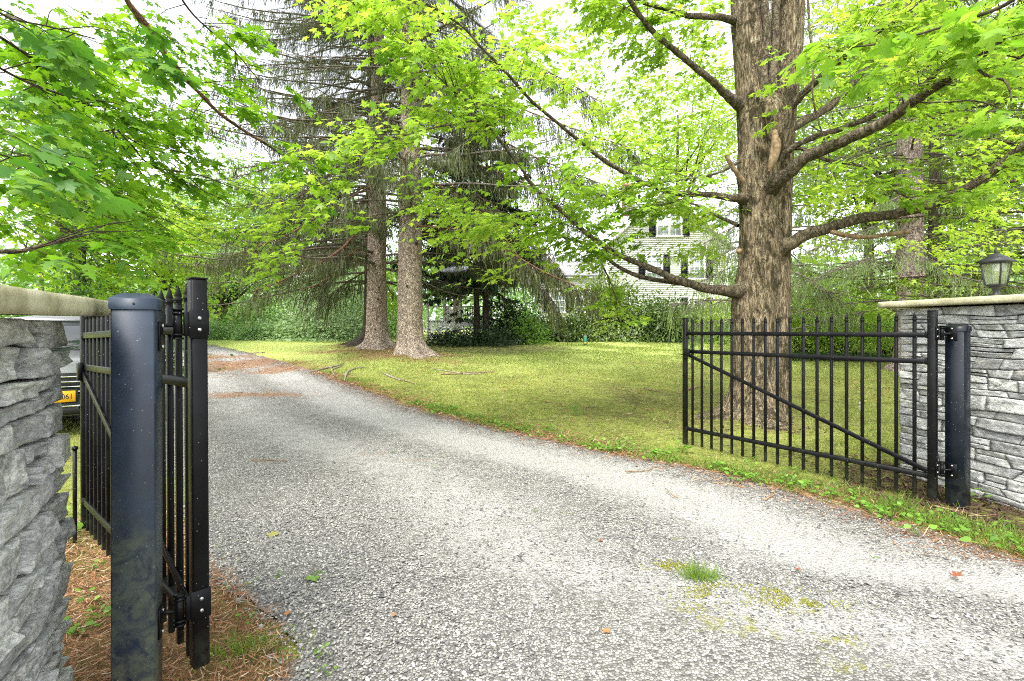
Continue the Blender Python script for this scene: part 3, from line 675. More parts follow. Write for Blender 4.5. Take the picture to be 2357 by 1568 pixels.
MB().lathe([(.016, z1_ + .083), (.024, z1_ + .1), (.022, z1_ + .115), (.01, z1_ + .135), (0, z1_ + .145)], k=14).build('finial', M['lamp'], lan, True)
b = MB(); b.lathe([(0, .2), (.012, .2), (.02, .215), (.033, .235), (.034, .25), (.026, .268), (.014, .285), (.014, .3), (0, .3)], k=16)
b.build('bulb', plain('frosted_bulb', (.75, .74, .66), .25), lan, True)
lan.scale = (.6, .6, 1.12)
# ------------------------------------------------------------------ house, porch, car, small fixtures
white = NT('white_clapboard'); wn = white.noise(white.pos((1, 1, 6)), 3, 4); M['white'] = white.pbr(white.ramp(wn, [(.3, (.78, .78, .76)), (.7, (.86, .86, .84))]), .7)
M['trim'] = plain('white_trim', (.80, .80, .78), .6)
M['shutter'] = plain('black_shutter_paint', (.012, .014, .016), .55)
M['pane'] = plain('window_glass', (.32, .36, .36), .12, 0, .6)
sh = NT('grey_shingles'); sn = sh.noise(sh.pos((4, 4, 9)), 5, 4); M['roof'] = sh.pbr(sh.ramp(sn, [(.3, (.16, .16, .17)), (.7, (.34, .34, .35))]), .9)
bk = NT('chimney_brick'); bt = bk.n('ShaderNodeTexBrick'); bk.l(bk.pos((1, 1, 1), True), bt.inputs[0]); bt.inputs['Scale'].default_value = 5
bt.inputs['Color1'].default_value = (.38, .15, .10, 1); bt.inputs['Color2'].default_value = (.5, .22, .15, 1); bt.inputs['Mortar'].default_value = (.5, .46, .4, 1); M['brick'] = bk.pbr(bt.outputs[0], .9)

HY = 32.0
def hx(px): return (px - PX0) / FOC * HY
def hzz(py): return EYE + (HZ - py) / FOC * HY
HG = float(gz(10, 32)) - .1
house = thing('clapboard_house', 'white clapboard gabled house with black shutters half hidden behind the maple leaves', 'house', (hx(1534), HY, HG), math.radians(-4))
def hl(px, py): return hx(px) - hx(1534), hzz(py) - HG                  # local x and z on the gable wall plane (local y = 0)
xw = (hx(1669) - hx(1399)) / 2; ze = hl(0, 562)[1]; zp = hl(0, 428)[1]
def lap_wall(mb, pts_fn, z0, z1, step, y, sgn=-1):     # clapboards: each course leans out over the one below
    z = z0
    while z < z1 - .01:
        zz = min(z + step, z1); a0, b0 = pts_fn(z); a1, b1 = pts_fn(zz)
        if b0 - a0 > .02:
            mb.add([[a0, y + sgn * .028, z], [b0, y + sgn * .028, z], [b1, y, zz], [a1, y, zz], [a0, y, z], [b0, y, z]], [[0, 1, 2, 3], [4, 5, 1, 0]])
        z = zz
gab = lambda z: (-xw, xw) if z <= ze else (-xw * (zp - z) / (zp - ze), xw * (zp - z) / (zp - ze))
mb = MB(); lap_wall(mb, gab, 0, zp, .125, 0)
o = mb.build('gable_siding', M['white'], house); o['kind'] = 'stuff'
body = MB(); Dp = 9.0
body.add([[-xw, .002, 0], [xw, .002, 0], [xw, .002, ze], [0, .002, zp], [-xw, .002, ze], [-xw, Dp, 0], [xw, Dp, 0], [xw, Dp, ze], [0, Dp, zp], [-xw, Dp, ze]],
         [[1, 6, 7, 2], [5, 0, 4, 9]], [[0, 1, 2], [0, 2, 4], [4, 2, 3], [6, 5, 7], [5, 9, 7], [7, 9, 8]])
body.build('wall', M['white'], house)
rf = MB(); sl_ = (zp - ze) / xw
for s in (-1, 1):
    e = xw + .35; zed = zp - sl_ * e
    A = np.array([[0, -.3, zp + .12], [s * e, -.3, zed + .12], [s * e, Dp + .3, zed + .12], [0, Dp + .3, zp + .12]]); B = A - [0, 0, .12]
    rf.add(np.vstack([A, B]), [[0, 1, 2, 3], [7, 6, 5, 4], [0, 4, 5, 1], [1, 5, 6, 2], [2, 6, 7, 3]])
rf.build('roof', M['roof'], house)
for s in (-1, 1):
    e = xw + .35; d = np.array([s * e, 0, -sl_ * e]); c = np.array([0, -.31, zp]) + d / 2
    MB().box(c - [0, 0, .09], (np.linalg.norm(d), .05, .2), R_dir(d if s > 0 else -d)).build('rake_board', M['trim'], house)
    MB().box((s * (xw + .0), -.035, ze / 2), (.14, .05, ze)).build('corner_board', M['trim'], house)
def window(parent, x, z, w, h, y=-.03, shut=True, cols=3, rows=4, mat=None, pair=False, sh_w=None):
    f = MB(); t = .1
    f.box((x - w / 2, y - .03, z), (t, .08, h + t)).box((x + w / 2, y - .03, z), (t, .08, h + t)).box((x, y - .031, z + h / 2), (w + t, .085, t)).box((x, y - .05, z - h / 2 - .02), (w + .22, .14, .08))
    if pair: f.box((x, y - .032, z), (.14, .08, h))
    f.box((x, y - .025, z), (w - t, .05, .05))
    for c in range(1, cols): f.box((x - w / 2 + w * c / cols, y - .02, z), (.03, .03, h - t))
    for r in range(1, rows): f.box((x, y - .022, z - h / 2 + h * r / rows), (w - t, .03, .03))
    fo = f.build('window', M['trim'], parent)
    MB().box((x, y - .003, z), (w - .02, .008, h - .02)).build('pane', mat or M['pane'], fo)
    if shut:
        sw = sh_w or .42
        for s in (-1, 1):
            b = MB(); cx = x + s * (w / 2 + .1 + sw / 2); b.box((cx - sw / 2 + .03, y - .04, z), (.06, .04, h + .05)).box((cx + sw / 2 - .03, y - .04, z), (.06, .04, h + .05))
            for zz in (-.5, 0, .5): b.box((cx, y - .041, z + zz * (h - .03)), (sw - .1, .04, .09))
            k = 16
            for q in range(k): b.box((cx, y - .03, z - h / 2 + h * (q + .5) / k), (sw - .1, .012, h / k * .8), np.array([[1, 0, 0], [0, .8, -.6], [0, .6, .8]]))
            b.box((cx, y - .012, z), (sw - .1, .004, h - .06))
            b.build('shutter', M['shutter'], parent)
x, z = hl(1540, 519); window(house, x, z, 1.5, 1.42, cols=4, rows=2, pair=True)
x, z = hl(1506, 614); window(house, x, z, .95, 1.5)
x, z = hl(1602, 616); window(house, x, z, .95, 1.5)
x, z = hl(1455, 716); window(house, x, z, .95, 1.6, shut=False); x, z = hl(1602, 716); window(house, x, z, .95, 1.6)
cb = MB().box((-1.9, 3.2, zp - .1), (.8, .8, 2.0)); cb.box((-1.9, 3.2, zp + .93), (.95, .95, .16)); cb.build('chimney', M['brick'], house)
# lower wing to the left
x0 = hl(1238, 0)[0]; x1 = -xw - .03; zw = hl(0, 629)[1]; wy = 1.0
mb = MB(); lap_wall(mb, lambda z: (x0, x1), 0, zw, .125, wy); o = mb.build('wing_siding', M['white'], house); o['kind'] = 'stuff'
MB().box(((x0 + x1) / 2, wy + 2.6, zw / 2), (x1 - x0, 5.19, zw)).build('wall', M['white'], house)
A = np.array([[x0 - .3, wy - .4, zw + .02], [x1, wy - .4, zw + .02], [x1, wy + 2.6, zw + 1.6], [x0 - .3, wy + 2.6, zw + 1.6]]); A2 = np.array([[x0 - .3, wy + 5.6, zw + .02], [x1, wy + 5.6, zw + .02]])
V = np.vstack([A, A2]); V = np.vstack([V, V - [0, 0, .14]])
link('roof', mesh_np('roof', V, [np.array([[0, 1, 2, 3], [3, 2, 5, 4], [0, 6, 7, 1], [7, 6, 9, 8], [8, 9, 10, 11], [0, 3, 9, 6], [4, 10, 9, 3]])], M['roof']), house)
MB().box(((x0 + x1) / 2, wy - .37, zw - .12), (x1 - x0 + .3, .06, .2)).build('fascia', M['trim'], house)
for px in (1285, 1345): window(house, hl(px, 0)[0], hl(0, 690)[1], .95, 1.5, y=wy - .03)

# porch deck left of the wing, in front of dark conifers
PY = 27.5
def px_(p): return (p - PX0) / FOC * PY
PG = float(gz(-3, 27.5)) - .05
porch = thing('white_porch', 'white porch deck with baluster railing and diamond lattice skirt under dark conifers', 'porch', (px_(1075), PY, PG))
zd = EYE + (HZ - 742) / FOC * PY - PG; zr = EYE + (HZ - 706) / FOC * PY - PG
xa, xb = px_(1021) - px_(1075), px_(1132) - px_(1075); dp = 4.0; xc = xa - .9
MB().box(((xa + xb) / 2, dp / 2, zd), (xb - xa, dp, .12)).build('deck', M['trim'], porch)
MB().box(((xa + xb) / 2, -.03, zd - .14), (xb - xa + .1, .06, .2)).build('skirt_board', M['trim'], porch)
lat = MB(); hgt = zd - .3; n = int((xb - xa + hgt) / .19)
for i in range(n):
    for s in (1, -1):
        a = xa + i * .19 - (hgt if s > 0 else 0); b = a + s * hgt if s > 0 else a - hgt
        P0 = np.array([a, 0, .04]); P1 = np.array([a + hgt if s > 0 else a - hgt, 0, .04 + hgt])
        for (lo, hi) in ((xa, xb),):
            d = P1 - P0; t0 = max(0, min((lo - P0[0]) / d[0], (hi - P0[0]) / d[0])); t1 = min(1, max((lo - P0[0]) / d[0], (hi - P0[0]) / d[0]))
            if t1 - t0 > .02: Q0, Q1 = P0 + d * t0, P0 + d * t1; lat.box((Q0 + Q1) / 2 + [0, .012 * s, 0], (np.linalg.norm(Q1 - Q0), .01, .045), R_dir(Q1 - Q0))
o = lat.build('lattice', M['trim'], porch); o['kind'] = 'stuff'
bal = MB(); nb_ = int((xb - xa) / .13)
for i in range(nb_ + 1): bal.box((xa + (xb - xa) * i / nb_, .05, (zd + zr) / 2 + .04), (.045, .045, zr - zd - .06))
for i in range(int(dp / .13)): bal.box((xa + .05, .05 + i * .13, (zd + zr) / 2 + .04), (.045, .045, zr - zd - .06))
o = bal.build('balusters', M['trim'], porch); o['kind'] = 'stuff'
MB().box(((xa + xb) / 2, .05, zr), (xb - xa + .1, .1, .07)).build('handrail', M['trim'], porch); MB().box(((xa + xb) / 2, .05, zd + .13), (xb - xa, .06, .06)).build('bottom_rail', M['trim'], porch)
MB().box((xa + .05, dp / 2, zr), (.1, dp, .07)).build('handrail', M['trim'], porch)
for x in (xa + .05, (xa + xb) / 2 - .4, xb - .05): MB().box((x, .05, (zd + 3.6) / 2 + .1), (.16, .16, 3.6 - zd)).build('porch_post', M['trim'], porch)
A = np.array([[xa - .4, -.4, 3.7], [xb + .4, -.4, 3.7], [xb + .4, dp, 4.7], [xa - .4, dp, 4.7]])
link('porch_roof', mesh_np('porch_roof', np.vstack([A, A - [0, 0, .15]]), [np.array([[0, 1, 2, 3], [7, 6, 5, 4], [0, 4, 5, 1], [1, 5, 6, 2], [2, 6, 7, 3], [3, 7, 4, 0]])], M['roof']), porch)
st = MB(); hgt2 = zd + .1
for i in range(9): st.box((xc + .1 + i * .09, -.02, hgt2 / 2 + .02), (.05, .02, hgt2))
for i in range(12): st.box((xc + .45, -.03, .1 + i * .09), (.8, .015, .04))
o = st.build('side_lattice', M['trim'], porch); o['kind'] = 'stuff'
st = MB()
for i in range(6): st.box((xc + .5, 1.0, zd + .05 + .15 * 0), (1, 1, .06))
st.build('landing', M['trim'], porch)
MB().box((xc + .03, -.02, zr / 2 + .1), (.11, .11, zr + .2)).build('newel_post', M['trim'], porch)
MB().box((xc + .45, -.02, zr), (.9, .08, .07)).build('handrail', M['trim'], porch)

# ---- car parked beyond the left gate, front towards the street
CA = np.array([-6.27, 6.95]); cth = math.atan2(.985, -.16)
car = thing('parked_car', 'silver car parked behind the left gate with an orange yellow front plate', 'car', (CA[0], CA[1], float(gz(*CA)) + .0), math.radians(40))
M['carpaint'] = plain('silver_paint', (.20, .205, .21), .25, .4, .5); M['carglass'] = plain('car_glass', (.015, .02, .02), .03, 0, .9)
M['rubber'] = plain('tyre_rubber', (.012, .012, .012), .8); M['chrome'] = plain('chrome', (.75, .75, .76), .1, 1); M['black'] = plain('black_plastic', (.012, .012, .013), .45)
M['plate'] = plain('plate_yellow', (.78, .40, .012), .45); M['ink'] = plain('plate_ink', (.01, .012, .03), .6)
def loft(secs, mat, name, parent):     # secs: (y, [(x, z) half outline from bottom to top])
    mb = MB(); n = len(secs[0][1]); V = []
    for (y, h) in secs:
        V += [(-x, y, z) for (x, z) in h] + [(x, y, z) for (x, z) in h[::-1]]
    k = 2 * n; F = [[i * k + j, i * k + (j + 1) % k, (i + 1) * k + (j + 1) % k, (i + 1) * k + j] for i in range(len(secs) - 1) for j in range(k)]
    F = [f[::-1] for f in F]
    mb.add(V, F); m2 = len(secs) - 1
    for j in range(n - 1):
        mb.f.setdefault(4, []).append(np.array([[j, j + 1, k - 2 - j, k - 1 - j], [m2 * k + k - 1 - j, m2 * k + k - 2 - j, m2 * k + j + 1, m2 * k + j]]))
    return mb.build(name, mat, parent, True)
def sec(w, z0, z1): return [(w * .86, z0), (w * .97, z0 + .1), (w, (z0 + z1) / 2), (w * .96, z1 - .06), (w * .84, z1)]
lower = [(0, sec(.80, .30, .86)), (.08, sec(.90, .26, .95)), (.5, sec(.95, .24, 1.03)), (1.25, sec(.97, .24, 1.10)), (1.6, sec(.97, .24, 1.13)), (3.2, sec(.97, .24, 1.12)), (4.5, sec(.95, .26, 1.08)), (4.75, sec(.88, .34, 1.0))]
loft(lower, M['carpaint'], 'body', car)
loft([(1.35, [(.84, 1.08), (.83, 1.1), (.82, 1.11), (.81, 1.115), (.78, 1.12)]), (2.05, [(.84, 1.08), (.82, 1.3), (.78, 1.5), (.72, 1.62), (.6, 1.66)]), (3.6, [(.84, 1.08), (.82, 1.3), (.78, 1.5), (.72, 1.66), (.6, 1.71)]), (4.55, [(.83, 1.07), (.8, 1.2), (.77, 1.3), (.73, 1.42), (.6, 1.5)])], M['carglass'], 'cabin_glass', car)
loft([(2.0, [(.70, 1.615), (.72, 1.63), (.70, 1.65), (.64, 1.675), (.5, 1.69)]), (3.6, [(.70, 1.66), (.74, 1.67), (.72, 1.70), (.64, 1.725), (.5, 1.745)]), (4.5, [(.70, 1.47), (.73, 1.49), (.7, 1.52), (.6, 1.55), (.5, 1.56)])], M['carpaint'], 'car_roof', car)
for s in (-1, 1):
    for (a, b, r0, r1) in (((s * .80, 1.36, 1.11), (s * .69, 2.03, 1.65), .035, .04), ((s * .845, 3.0, 1.1), (s * .73, 3.0, 1.68), .03, .03), ((s * .84, 4.5, 1.08), (s * .7, 4.3, 1.56), .05, .05)):
        MB().tube([a, b], [r0, r1], 4).build('roof_pillar', M['carpaint'], car)
hood = loft([(.12, [(.70, .90), (.71, .93), (.7, .945), (.5, .965), (.3, .975)]), (.6, [(.78, .98), (.79, 1.0), (.76, 1.03), (.55, 1.055), (.3, 1.065)]), (1.38, [(.8, 1.08), (.81, 1.1), (.78, 1.12), (.55, 1.14), (.3, 1.15)])], M['carpaint'], 'hood', car)
gr = MB(); gr.box((0, -.015, .72), (1.05, .05, .3)); gro = gr.build('grille', M['black'], car)
for i in range(4): MB().bbox((0, -.045, .61 + i * .07), (1.02, .02, .022), .006).build('chrome_bar', M['chrome'], gro)
for s in (-1, 1):
    h = MB(); h.bbox((s * .66, .0, .76), (.30, .16, .2), .04); ho = h.build('headlight', M['carglass'], car); MB().bbox((s * .66, -.07, .76), (.2, .05, .1), .02).build('reflector', M['chrome'], ho)
bm_ = MB(); bm_.bbox((0, .03, .42), (1.72, .24, .26), .05); bm_.build('front_bumper', M['black'], car)
MB().bbox((0, -.09, .36), (1.1, .05, .1), .01).build('lower_grille', M['black'], car); MB().bbox((0, -.115, .42), (1.15, .03, .025), .006).build('chrome_strip', M['chrome'], car)
MB().bbox((0, -.105, .56), (.36, .02, .19), .01).build('plate_holder', M['black'], car)
pl = MB().bbox((0, -.125, .555), (.305, .012, .152), .005).build('license_plate', M['plate'], car)
fc = bpy.data.curves.new('plate_number', 'FONT'); fc.body = '2061'; fc.size = .105; fc.extrude = .001; fc.align_x = 'RIGHT'; fc.align_y = 'CENTER'; fc.materials.append(M['ink'])
tmp = bpy.data.objects.new('plate_number_curve', fc); COL.objects.link(tmp); bpy.context.view_layer.update(); fm_ = bpy.data.meshes.new_from_object(tmp.evaluated_get(bpy.context.evaluated_depsgraph_get())); bpy.data.objects.remove(tmp)
fo = bpy.data.objects.new('plate_number', fm_); COL.objects.link(fo); fo.parent = pl; fo.location = (.128, -.1325, .55); fo.rotation_euler = (math.radians(90), 0, 0); fo.scale = (.8, 1, 1)
wp = MB(); wp.tube([(-.5, 1.3, 1.16), (.05, 1.36, 1.19)], [.012, .008], 5).tube([(.1, 1.3, 1.16), (.62, 1.38, 1.18)], [.012, .008], 5); wp.build('wiper', M['black'], car)
for s in (-1, 1):
    mi = MB(); mi.bbox((s * 1.02, 1.55, 1.2), (.2, .12, .15), .04); mi.build('wing_mirror', M['carpaint'], car)
    for y in (.95, 3.8):
        w = MB(); w.add(*(lambda T: (np.array(T[0])[:, [2, 1, 0]], T[1]))(((lambda mb: (np.concatenate(mb.v), np.concatenate(mb.f[4])))(MB().lathe([(.2, -.11), (.33, -.11), (.355, -.08), (.355, .08), (.33, .11), (.2, .11)], k=24)))))
        wo_ = w.build('tyre', M['rubber'], car, True, loc=(s * .86, y, .355))
        r = MB(); r.add(*(lambda T: (np.array(T[0])[:, [2, 1, 0]], T[1]))(((lambda mb: (np.concatenate(mb.v), np.concatenate(mb.f[4])))(MB().lathe([(0, -.1), (.2, -.1), (.21, 0), (.2, .1), (0, .1)], k=16))))); r.build('rim', M['chrome'], wo_)

# ---- bollard light, yard spigot, ground stake
b = gd(1347, 795)
bol = thing('bollard_light', 'small green and brass bollard light standing on the far lawn', 'garden light', tuple(b))
MB().cyl((0, 0, -.05), (0, 0, .42), .085, k=16).build('body', plain('verdigris_green', (.03, .16, .10), .5), bol, True)
MB().cyl((0, 0, .05), (0, 0, .16), .088, k=16).build('brass_band', plain('mossy_brass', (.3, .3, .06), .5), bol)
MB().cyl((0, 0, .421), (0, 0, .50), .07, k=16).build('lens', plain('lens', (.55, .6, .5), .3), bol)
MB().lathe([(.0, .5), (.10, .5), (.10, .52), (.06, .56), (0, .575)], k=16).build('cap', plain('dark_cap', (.03, .035, .03), .5), bol)
b = gd(1981, 948)
sp = thing('garden_stake', 'small grey plastic stake standing in the lawn right of the maple', 'stake', tuple(b))
MB().cyl((0, 0, -.05), (0, 0, .13), .016, k=10).build('shaft', plain('grey_plastic', (.42, .44, .44), .5), sp); MB().cyl((0, 0, .13), (0, 0, .17), .03, .022, 10).build('head', plain('pale_plastic', (.6, .6, .6), .5), sp)
b = np.array([-3.08, 3.52]); gk = thing('drop_rod', 'thin black steel rod standing in the needles behind the left pier', 'rod', (b[0], b[1], float(gz(*b))))
MB().cyl((0, 0, -.1), (0, 0, .66), .0125, k=10).build('shaft', M['gate'], gk); MB().lathe([(.0, .65), (.018, .65), (.018, .67), (0, .68)], k=10).build('knob', M['gate'], gk)
# ------------------------------------------------------------------ trees
def trunk_mesh(cs, mat, flare=1.0, n=72, rows=170, seed=1, amp=.02, vstretch=.22, base_z=None, lobes=.35):
    """cs: rows of (x, y, z, radius) from the ground up"""
    S = spline(np.array(cs, float), rows); a = np.linspace(0, 2 * np.pi, n, endpoint=False)
    C, r = S[:, :3], S[:, 3]; z0 = C[0, 2]; h = C[:, 2] - z0
    ca, sa = np.cos(a)[None], np.sin(a)[None]
    A = xyz(np.broadcast_to(ca * 2.1, (rows, n)), np.broadcast_to(sa * 2.1, (rows, n)), np.broadcast_to(h[:, None] * .25, (rows, n)))
    lob = vnoise(A, seed); fl = np.exp(-h / .38)[:, None]; fl2 = np.exp(-h / .16)[:, None]
    R = r[:, None] * (1 + flare * (.38 * fl + .75 * fl2 * (1 + lob)) + lobes * fl * lob + .05 * lob)
    P = np.stack([C[:, 0:1] + R * ca, C[:, 1:2] + R * sa, np.broadcast_to(C[:, 2:3], R.shape)], -1)
    q = np.stack([ca * r.mean() * np.ones_like(R), sa * r.mean() * np.ones_like(R), np.broadcast_to(C[:, 2:3] * vstretch, R.shape)], -1)
    d = amp * (1 - np.abs(fbm(q * 9, 3, seed + 3)) * 2) + amp * .8 * fbm(q * 3.2, 2, seed + 9)
    P[..., 0] += d * ca; P[..., 1] += d * sa
    g = gz(P[..., 0], P[..., 1]); k = np.exp(-h / .12)[:, None]; P[..., 2] = P[..., 2] + (g - z0) * k - .06 * (h[:, None] < .02)
    i = np.arange(rows - 1)[:, None] * n; j = np.arange(n)[None]
    F = np.stack([i + j, i + (j + 1) % n, i + n + (j + 1) % n, i + n + j], -1).reshape(-1, 4)
    return mesh_np('trunk', P.reshape(-1, 3), [F], mat, True)
def pts(L):                            # rows (px, py, Y, width px) -> x, y, z, radius
    return np.array([np.append(at(a, b, Y), w / FOC * Y / 2) for a, b, Y, w in L])
def limb(L, mat, parent, name='limb', seed=0, k=8, rough=.12, world=False, n=None):
    P = np.array(L, float) if world else pts(L); n = n or max(14, 5 * len(P)); S = spline(P, n)
    S[:, :3] += (np.stack([fbm(S[:, :3] * 1.7 + 7 * q, 2, seed + q) for q in range(3)], -1) * np.minimum(.05, S[:, 3:4] * .8)) * np.minimum(1, np.arange(n) / 4)[:, None]
    V, F = tube_np(S[:, :3], np.maximum(S[:, 3], .002), k)
    nz_ = fbm(V * 14, 2, seed + 5)[:, None]; c = np.repeat(S[:, :3], k, 0); V = V + (V - c) * nz_ * rough * 2
    return link(name, mesh_np(name, V, [F], mat, True), parent), S
class Leaves:
    def __init__(s): s.V = []; s.F = []; s.t = []; s.n = 0; s.tw = []; s.twn = 0; s.tf = []
    def add(s, tpl, pos, X, Y, Z, sc, tint):
        if not len(pos): return
        V, F = cloud(tpl[0], tpl[1], pos, X, Y, Z, sc); s.V.append(V); s.F.append(F + s.n); s.n += len(V); s.t.append(np.repeat(np.broadcast_to(tint, (len(pos),)), len(tpl[0])))
    def twigs(s, A, B, r0, r1, sag=0.0, k=3):
        if not len(A): return
        V, F = many_twigs(A, B, r0, r1, sag, k); s.tw.append(V); s.tf.append(F + s.twn); s.twn += len(V)
    def build(s, root, leafmat, twigmat, name='crown', smooth=False, label=None):
        if s.V: tag(link(name, mesh_np(name, np.concatenate(s.V), [np.concatenate(s.F)], leafmat, smooth, np.concatenate(s.t)), root), kind='stuff')
        if s.tw: tag(link('twigs', mesh_np('twigs', np.concatenate(s.tw), [np.concatenate(s.tf)], twigmat, True), root), kind='stuff')
def sprays(LV, rng, C, az, el, length, nleaf, size, tpl, tint, spread=.75, tilt=.3, petiole=.06, single=None, droop=.25):
    """leafy twigs: C start points, az/el headings; leaves stand in opposite pairs in a flat layer"""
    N = len(C); 
    if not N: return
    d = np.stack([np.cos(az) * np.cos(el), np.sin(az) * np.cos(el), np.sin(el)], -1); L = np.broadcast_to(length, (N,)); size = np.broadcast_to(size, (N,)); tint = np.broadcast_to(tint, (N,))
    B = C + d * L[:, None]; B[:, 2] -= droop * L * .5
    LV.twigs(C, B, np.clip(L * .006, .0015, .004), .001, .06 * L * droop)
    side = nrm(np.cross(d, [0, 0, 1.]))
    for j in range(nleaf):
        t = (j // 2 * 2 + 1.2) / nleaf; sg = 1 if j % 2 else -1; last = j >= nleaf - 1
        t = 1.0 if last else t
        ang = 0 if last else sg * (spread + rng.normal(0, .22, N))
        ld = d * np.cos(ang)[:, None] + side * np.sin(ang)[:, None] if not last else d + rng.normal(0, .15, (N, 3))
        ld = ld + rng.normal(0, .16, (N, 3)); ld[:, 2] -= rng.uniform(0, .55, N) + droop * .2
        ld = nrm(ld); p = C + (B - C) * t + np.array([0, 0, 1.]) * (.06 * L * droop * 4 * t * (1 - t))[:, None]
        p = p + ld * (petiole * rng.uniform(.4, 1.2, N))[:, None]
        X, Y, Z = frames(ld, (0, 0, 1), rng, tilt)
        sc = size * rng.uniform(.6, 1.12, N); tt = np.clip(tint + rng.normal(0, .17, N), 0, 1)
        if single is not None:
            for q in range(N): single.append((p[q], X[q], Y[q], Z[q], sc[q]))
        else: LV.add(tpl, p, X, Y, Z, sc, tt)
def cluster(rng, n, px, py, rx, ry, Y0, Y1):       # points scattered through an ellipsoid given by its outline and depth
    u = nrm(rng.normal(0, 1, (n, 2))) * np.sqrt(rng.uniform(0, 1, (n, 1))); Y = rng.uniform(Y0, Y1, n)
    x = (px + u[:, 0] * rx - PX0) / FOC * Y; z = EYE + (HZ - py - u[:, 1] * ry) / FOC * Y
    return np.stack([x, Y, z], -1)

# ---------------- the big maple right of the drive
rng = np.random.default_rng(5)
YM = 7.95
maple = thing('maple_tree', 'big grey barked maple with spreading limbs standing behind the right gate leaf', 'tree', (0, 0, 0))
T = [(1742, 976, YM, 112), (1744, 930, YM, 108), (1745, 880, YM, 106), (1744, 800, YM, 103), (1741, 700, YM, 105), (1748, 620, YM, 103), (1753, 565, YM, 108), (1749, 500, YM, 94), (1748, 440, YM, 98),
     (1746, 400, YM, 106), (1755, 340, YM, 118), (1762, 290, YM, 128), (1766, 262, YM, 124), (1768, 240, YM, 96), (1768, 222, YM, 50)]
link('trunk', trunk_mesh(pts([(a - (8 if b > 650 else 3), b, c, w) for a, b, c, w in T]) * [1, 1, 1, .83], M['bark_maple'], .85, 110, 260, 3, .02), maple)
def leader(L, seed, n=40): return link('trunk', trunk_mesh(pts(L) * [1, 1, 1, .84], M['bark_maple'], 0, n + 16, 130, seed, .012, lobes=0), maple)
leader([(1742, 300, YM, 78), (1735, 240, YM, 84), (1728, 150, YM, 80), (1721, 50, YM, 79), (1717, -60, YM, 78), (1705, -500, YM, 60), (1700, -1100, YM, 30), (1690, -1600, YM, 8)], 21)
leader([(1788, 310, YM + .05, 60), (1801, 240, YM + .05, 66), (1812, 150, YM + .05, 66), (1822, 0, YM + .05, 64), (1845, -400, YM, 48), (1870, -1000, YM, 24), (1880, -1400, YM, 8)], 22)
